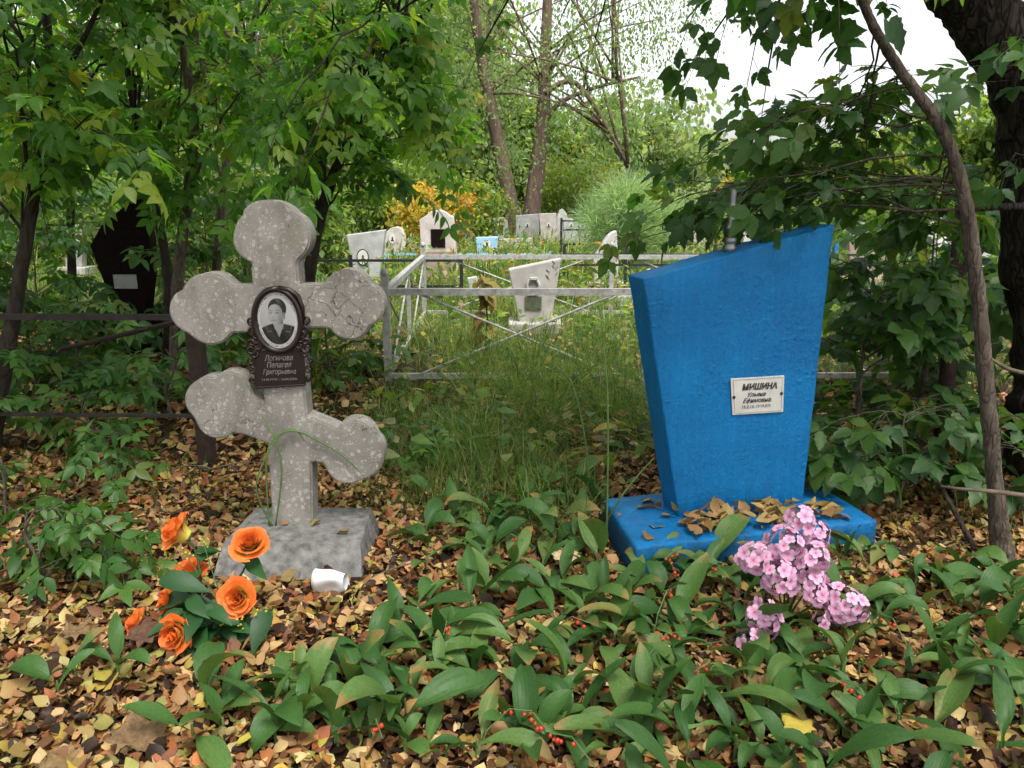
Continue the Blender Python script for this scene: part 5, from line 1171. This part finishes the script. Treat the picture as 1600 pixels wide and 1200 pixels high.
# ================================================================== ORANGE FABRIC ROSES
def petal_mesh(seed, r0, r1, h, wrap, lip):
    rs = random.Random(seed); n, m = 8, 8; V, C = [], []; ph = rs.uniform(0, 6)
    for i in range(n+1):
        t = i/n; wr = wrap*(.45+.55*math.sin(math.pi*min(.62, .12+.75*t)))
        for j in range(m+1):
            s = -1+2*j/m; edge = 1-.16*abs(s)**3*t
            rad = r0+(r1-r0)*t**1.4+lip*max(0, t-.65)**1.5*4.5+.0022*t*math.sin(3*s+ph)
            a = s*wr; z = h*t*edge*(1-.35*max(0, t-.75)*(lip*90)); V.append((rad*math.sin(a), rad*math.cos(a), z+.0012*math.sin(6*s+ph)*t))
            k = max(0, min(1, (t-.36-.14*s*s)/.5)); C.append(np.array((.58, .46, .07))*(1-k)+np.array((.84, .145, .018))*k*(1-.12*rs.random()))
    Q = [(i*(m+1)+j, i*(m+1)+j+1, (i+1)*(m+1)+j+1, (i+1)*(m+1)+j) for i in range(n) for j in range(m)]
    me = raw_mesh('petal', V, Q, np.array(C)); me.materials.append(M['rose']); return me
PET = {k: [petal_mesh(10*i+s, *a) for s in range(3)] for i, (k, a) in enumerate((('core', (.001, .003, .0505, 1.7, 0)), ('core2', (.002, .0065, .0505, 1.5, 0)), ('in', (.004, .0105, .0495, 1.3, .0)), ('in2', (.006, .0155, .0475, 1.1, .001)), ('in3', (.009, .021, .0445, 1.0, .002)), ('mid', (.012, .0275, .0395, .92, .005)), ('out', (.014, .0345, .033, .85, .010))))}
roses = thing('rose_bouquet', 'bunch of orange fabric roses with dark green leaves stuck in the ground', 'flowers', (rose_base.x, rose_base.y, 0))
def rose(u, v, Y, facing, sc, openness=1.0, seed=0):
    rs = random.Random(seed); c = at(u, v, Y); z = Vector(facing).normalized(); q = z.to_track_quat('Z', 'Y').to_matrix().to_4x4(); base = c-z*.026*sc
    hd = MB().lathe([(.002, -.012), (.010, -.008), (.013, 0), (.010, .012), (.002, .016)], 10, Matrix.Translation(base) @ q @ Matrix.Scale(sc, 4)).build('rose', M['stem_green'], roses, smooth=True)
    for kind, n_, rr in (('core', 3, .0), ('core2', 3, .0), ('in', 3, .0), ('in2', 4, .0), ('in3', 4, .0), ('mid', 5, 0.), ('out', 5, .0)):
        for k in range(n_):
            a = 2*math.pi*k/n_+rs.uniform(-.2, .2)+n_; 
            Mx = Matrix.Translation(base) @ q @ Matrix.Rotation(a, 4, 'Z') @ Matrix.Translation((0, 0, -.002-.003*(kind == 'out'))) @ Matrix.Rotation(-(openness-1)*.35+rs.uniform(-.08, .08), 4, 'X') @ Matrix.Scale(sc*rs.uniform(.94, 1.05), 4)
            o = bpy.data.objects.new('petal', PET[kind][rs.randrange(3)]); link(o, hd); o.matrix_basis = Mx
    root = Vector((rose_base.x+rs.uniform(-.02, .02), rose_base.y+rs.uniform(-.02, .02), -.01)); P = bez(root, root+Vector((0, 0, .10)), base-z*.06-Vector((0, 0, .03)), base, 8)
    MB().tube(P, .0032, 6).build('stem', M['rose_leaf'], roses, smooth=True); return P
stems = [rose(273, 830, 1.98, (-.75, -.35, .6), 1.30, .8, 1), rose(390, 848, 1.98, (.15, -.55, .8), 1.30, 1.0, 2), rose(371, 934, 1.86, (.05, -.92, .42), 1.2, 1.05, 3),
         rose(272, 992, 1.78, (-.25, -.9, .22), 1.18, .95, 4), rose(298, 892, 1.98, (.0, -.2, .9), 1.2, 1.0, 5), rose(262, 940, 1.90, (-.6, -.5, .3), 1.1, .9, 6), rose(212, 972, 1.86, (-.7, -.4, .5), 1.0, .9, 7)]
rl = leaf_tpl(5, .48, .14, .35, ov, wave=.03, seed=8); me_rl = raw_mesh('leaf', *rl); me_rl.materials.append(M['rose_leaf']); rs = random.Random(5)
def rleaf(p, d, L):
    o = bpy.data.objects.new('leaf', me_rl); link(o, roses); o.matrix_basis = Matrix(frames([p], [d], [Vector((rs.gauss(0, .4), -.5, 1))], np.array([L]))[0].tolist())
for P in stems:
    for k in range(5):
        q, _ = polyline(P, rs.uniform(.3, .9)); a = rs.uniform(0, 6.28); rleaf(q, Vector((math.cos(a), math.sin(a)-.3, rs.uniform(-.3, .5))), rs.uniform(.06, .095))
for u, v, du, dv in ((250, 905, 60, 5), (330, 1000, 12, 60), (360, 950, -25, 70), (380, 1000, 20, 50), (300, 950, -20, 40), (340, 960, 30, 60), (310, 1020, 10, 40)):
    a = at(u, v, 1.86); b = at(u+du, v+dv, 1.84); rleaf(a, b-a, rs.uniform(.10, .13))
for k in range(26):
    a = rs.uniform(0, 6.28); p = Vector((rose_base.x+rs.gauss(0, .05), rose_base.y+rs.gauss(0, .03), rs.uniform(.03, .16))); rleaf(p, Vector((math.cos(a), math.sin(a)-.4, rs.uniform(-.6, .4))), rs.uniform(.07, .125))
sprig = MB().lathe([(.0008, -.004), (.004, -.002), (.0045, .001), (.0008, .004)], 7).mesh('sprig', smooth=True); sprig.materials.append(M['yellow'])
for u, v, Y in ((262, 862, 1.95), (290, 866, 1.95), (318, 848, 1.95), (405, 960, 1.84), (348, 975, 1.82), (375, 970, 1.83)):
    c = at(u, v, Y); st = MB().tube([stems[1][3], c.lerp(stems[1][3], .3)-Vector((0, 0, .01)), c], .0014, 4).build('sprig_stem', M['stem_green'], roses)
    for k in range(8):
        o = bpy.data.objects.new('bud', sprig); link(o, st); o.matrix_basis = Matrix.Translation(c+Vector([rs.gauss(0, .011) for _ in range(3)])) @ Matrix.Scale(rs.uniform(.5, 1.0), 4)

# ================================================================== PINK FABRIC BLOSSOMS
def floret(seed):
    rs = random.Random(seed); V, C, Q = [], [], []
    for k in range(5):
        a = 2*math.pi*k/5; n0 = len(V); ca, sa = math.cos(a), math.sin(a)
        for t, w, z in ((.06, .08, 0), (.4, .34, .10), (.75, .44, .16), (1.0, .22, .10+rs.uniform(-.08, .08))):
            for s in (-1, 0, 1):
                x, y = w*s, t; V.append((x*ca-y*sa, x*sa+y*ca, z+.07*s*s+rs.uniform(-.02, .02))); kk = min(1, t/.55)
                C.append(np.array((.48, .09, .22))*(1-kk)+np.array((.55, .32, .45))*kk)
        Q += [(n0+i*3+j, n0+i*3+j+1, n0+(i+1)*3+j+1, n0+(i+1)*3+j) for i in range(3) for j in range(2)]
    me = raw_mesh('floret', V, Q, np.array(C)); me.materials.append(M['pink']); return me
FLO = [floret(s) for s in range(5)]
pk = thing('pink_bouquet', 'bunch of pale pink fabric blossoms standing before the blue plinth', 'flowers', (pink_base.x, pink_base.y, 0)); rs = random.Random(9)
for u, v, Y, r, n_ in ((1248, 812, 1.99, .040, 15), (1275, 835, 2.0, .034, 12), (1225, 850, 1.96, .050, 22), (1265, 872, 1.95, .052, 24), (1178, 872, 1.95, .046, 20), (1215, 900, 1.92, .052, 24), (1265, 905, 1.93, .040, 14), (1278, 930, 1.90, .034, 11), (1318, 945, 1.88, .056, 28), (1195, 965, 1.84, .044, 20), (1172, 1003, 1.79, .030, 9), (1282, 972, 1.86, .022, 5)):
    c = at(u, v, Y); P = bez(Vector((pink_base.x, pink_base.y, -.01)), Vector((pink_base.x, pink_base.y, .06)), c-Vector((0, 0, .05)), c, 7)
    hd = MB().tube(P, .0026, 5).build('flower_head', M['rose_leaf'], pk, smooth=True)
    for k in range(n_):
        z = 1-2*(k+.5)/n_*.92; a = k*2.39996; d = Vector((math.sqrt(max(0, 1-z*z))*math.cos(a), math.sqrt(max(0, 1-z*z))*math.sin(a)-.25, z)).normalized()
        Mx = Matrix.Translation(c+d*r*rs.uniform(.78, 1.08)) @ (d+Vector([rs.gauss(0, .25) for _ in range(3)])).to_track_quat('Z', 'Y').to_matrix().to_4x4() @ Matrix.Rotation(rs.uniform(0, 6), 4, 'Z') @ Matrix.Scale(rs.uniform(.0165, .0215), 4)
        o = bpy.data.objects.new('floret', FLO[rs.randrange(5)]); link(o, hd); o.matrix_basis = Mx

# ================================================================== SMALL THINGS
def cup():
    n, k = 28, 8; V, Q = [], []
    for sgn, off in ((1, 0), (-1, -.0012)):
        for i in range(k+1):
            t = i/k; r = .024+.012*t+(.0012 if i == k else 0)+off
            for j in range(n):
                a = 2*math.pi*j/n; x, y = r*math.cos(a), r*math.sin(a); dent = math.exp(-((t-.45)/.28)**2)
                y = y*(1-.6*dent*(1 if y > 0 else .35))+.009*dent*math.sin(3*a+2*t); V.append((x*(1+.16*dent), y*.70+.006*math.sin(2*a)*t, .088*t+.004*math.sin(2*a)*t))
    w = (k+1)*n
    for i in range(k):
        for j in range(n):
            Q.append((i*n+j, i*n+(j+1) % n, (i+1)*n+(j+1) % n, (i+1)*n+j)); Q.append((w+i*n+j, w+(i+1)*n+j, w+(i+1)*n+(j+1) % n, w+i*n+(j+1) % n))
    for j in range(n): Q.append((k*n+j, k*n+(j+1) % n, w+k*n+(j+1) % n, w+k*n+j))
    me = raw_mesh('plastic_cup', V, Q); bm = bmesh.new(); bm.from_mesh(me); bm.faces.new([bm.verts[:][j] for j in range(n)][::-1]) if False else None; bm.free(); return me
cp = at(540, 893, 2.10); cp.z = .065
Mx = Matrix.Translation(cp) @ Matrix.Rotation(R(-98), 4, 'Y') @ Matrix.Rotation(R(-15), 4, 'X') @ Matrix.Scale(1.15, 4)
tag(put('plastic_cup', cup(), M['cup'], None, Mx), 'crushed white plastic cup lying at the foot of the cross base', 'cup')
def maple_leaf(label, u, v, size, c1, c2, rot, crump, seed, z=.045):
    rs = random.Random(seed); prof = [(0, 0), (.16, .05), (.34, -.02), (.30, .14), (.52, .22), (.40, .32), (.50, .56), (.30, .50), (.26, .62), (.14, .60), (0, .92)]
    P = prof+[(-x, y) for x, y in prof[-2:0:-1]]; bm = bmesh.new(); f = bm.faces.new([bm.verts.new((x, y, 0)) for x, y in P]); bmesh.ops.triangulate(bm, faces=[f]); bmesh.ops.subdivide_edges(bm, edges=bm.edges[:], cuts=3, use_grid_fill=True)
    for w in bm.verts: w.co.z = crump*(math.sin(9*w.co.x+seed)*math.cos(8*w.co.y)+.6*math.sin(19*w.co.x*w.co.y+seed)+1.8*abs(w.co.x))+rs.uniform(-.02, .02)
    for f in bm.faces: f.smooth = True
    me = bpy.data.meshes.new('leaf'); bm.to_mesh(me); bm.free(); p = ground(u, v, z)
    mt = plain('dry_maple_leaf', c1, c2, 9, .8, .5, .01); t = thing('large_fallen_leaf', label, 'leaf', (p.x, p.y, 0))
    Mx = Matrix.Translation(p) @ Matrix.Rotation(rot, 4, 'Z') @ Matrix.Rotation(R(12), 4, 'X') @ Matrix.Scale(size, 4); put('blade', me, mt, t, Mx)
    a = Mx @ Vector((0, 0, 0)); b = Mx @ Vector((.06, -.45, .04)); MB().tube([a, a.lerp(b, .5)+Vector((0, 0, .006)), b], .0016, 5).build('leaf_stalk', M['twig'], t)
maple_leaf('large crumpled tan maple leaf lying on the litter below the orange roses', 215, 1175, .125, (.11, .06, .028), (.24, .15, .07), R(20), .11, 3, .05)
maple_leaf('second crumpled tan maple leaf beside the larger one below the roses', 130, 1190, .10, (.13, .075, .03), (.25, .17, .07), R(120), .11, 5, .04)
maple_leaf('dark brown curled maple leaf at the left side of the orange roses', 205, 1005, .13, (.06, .028, .018), (.14, .07, .04), R(-40), .07, 7, .07)
maple_leaf('pale tan maple leaf left of the dark brown curled one', 135, 995, .095, (.13, .08, .035), (.24, .15, .07), R(60), .10, 9, .04)
maple_leaf('pale cream dry leaf standing up in front of the blue plinth', 888, 880, .09, (.42, .30, .15), (.55, .42, .24), R(10), .08, 11, .06)
maple_leaf('yellow maple leaf low in the plants below the pink flowers', 1265, 1150, .08, (.45, .33, .04), (.52, .40, .07), R(40), .05, 13, .05)
def twig(label, pts, r0, mat='twig', name='fallen_branch'):
    p_, r_ = catmull([Vector(p) for p in pts], [r0*(1-.6*i/(len(pts)-1)) for i in range(len(pts))]); tag(MB().tube(p_, r_, 7).build(name, M[mat], smooth=True), label, 'branch')
twig('dead branch lying across the slim sapling', [at(1640, 780, 2.30), at(1560, 769, 2.27), at(1500, 764, 2.32), at(1470, 760, 2.4)], .009)
twig('dark dead branch leaning down to the slim sapling base', [ground(1530, 870), at(1500, 815, 2.55), at(1462, 745, 2.75), at(1430, 690, 2.9)], .012, 'bark_shade')
twig('broken grey branch at the dark trunk', [at(1640, 590, 2.85), at(1580, 578, 2.75), at(1545, 560, 2.7), at(1515, 555, 2.7)], .010)
for i, (a, b) in enumerate((((330, 742), (250, 748)), ((320, 745), (420, 735)), ((90, 690), (20, 700)), ((120, 800), (10, 795)), ((560, 925), (680, 890)), ((170, 760), (300, 690)))):
    A, B = ground(*a), ground(*b); A.z = B.z = .03
    twig(('thin dry twig on the litter before the rusty post', 'thin dry twig on the litter behind the cross', 'thin dry twig in the shade by the forked young tree', 'thin dry twig on the litter by the bushy seedling', 'thin dry twig in the litter by the white cup', 'thin dry twig slanting over the shaded litter')[i], [A, A.lerp(B, .5)+Vector((.02, .02, .015)), B], .004, name='twig')
ds = thing('dry_weed', 'withered weed with brown and yellow leaves inside the silver fence', 'weed', at(757, 560, 5.4)); ds.location.z = 0
x_ = at(757, 500, 5.4).x; MB().tube([(x_, 5.4, -.02), (x_+.02, 5.4, .35), (x_-.01, 5.4, .72)], [.007, .005, .003], 5).build('stem', M['rust'], ds)
me_dw = raw_mesh('leaf', *leaf_tpl(4, .55, .2, .4, toothed, wave=.08, seed=3)); me_dw.materials.append(leafmat('withered_leaf', [(0, (.14, .07, .035)), (.4, (.22, .16, .04)), (1, (.16, .19, .04))], .3))
for k in range(24):
    z = .1+.55*rs.random(); a = rs.uniform(0, 6.28); o = bpy.data.objects.new('leaf', me_dw); link(o, ds)
    o.matrix_basis = Matrix(frames([(x_, 5.4, z)], [(math.cos(a), math.sin(a), rs.uniform(-.7, .3))], [(rs.gauss(0, .4), -.4, 1)], np.array([rs.uniform(.09, .17)]))[0].tolist())
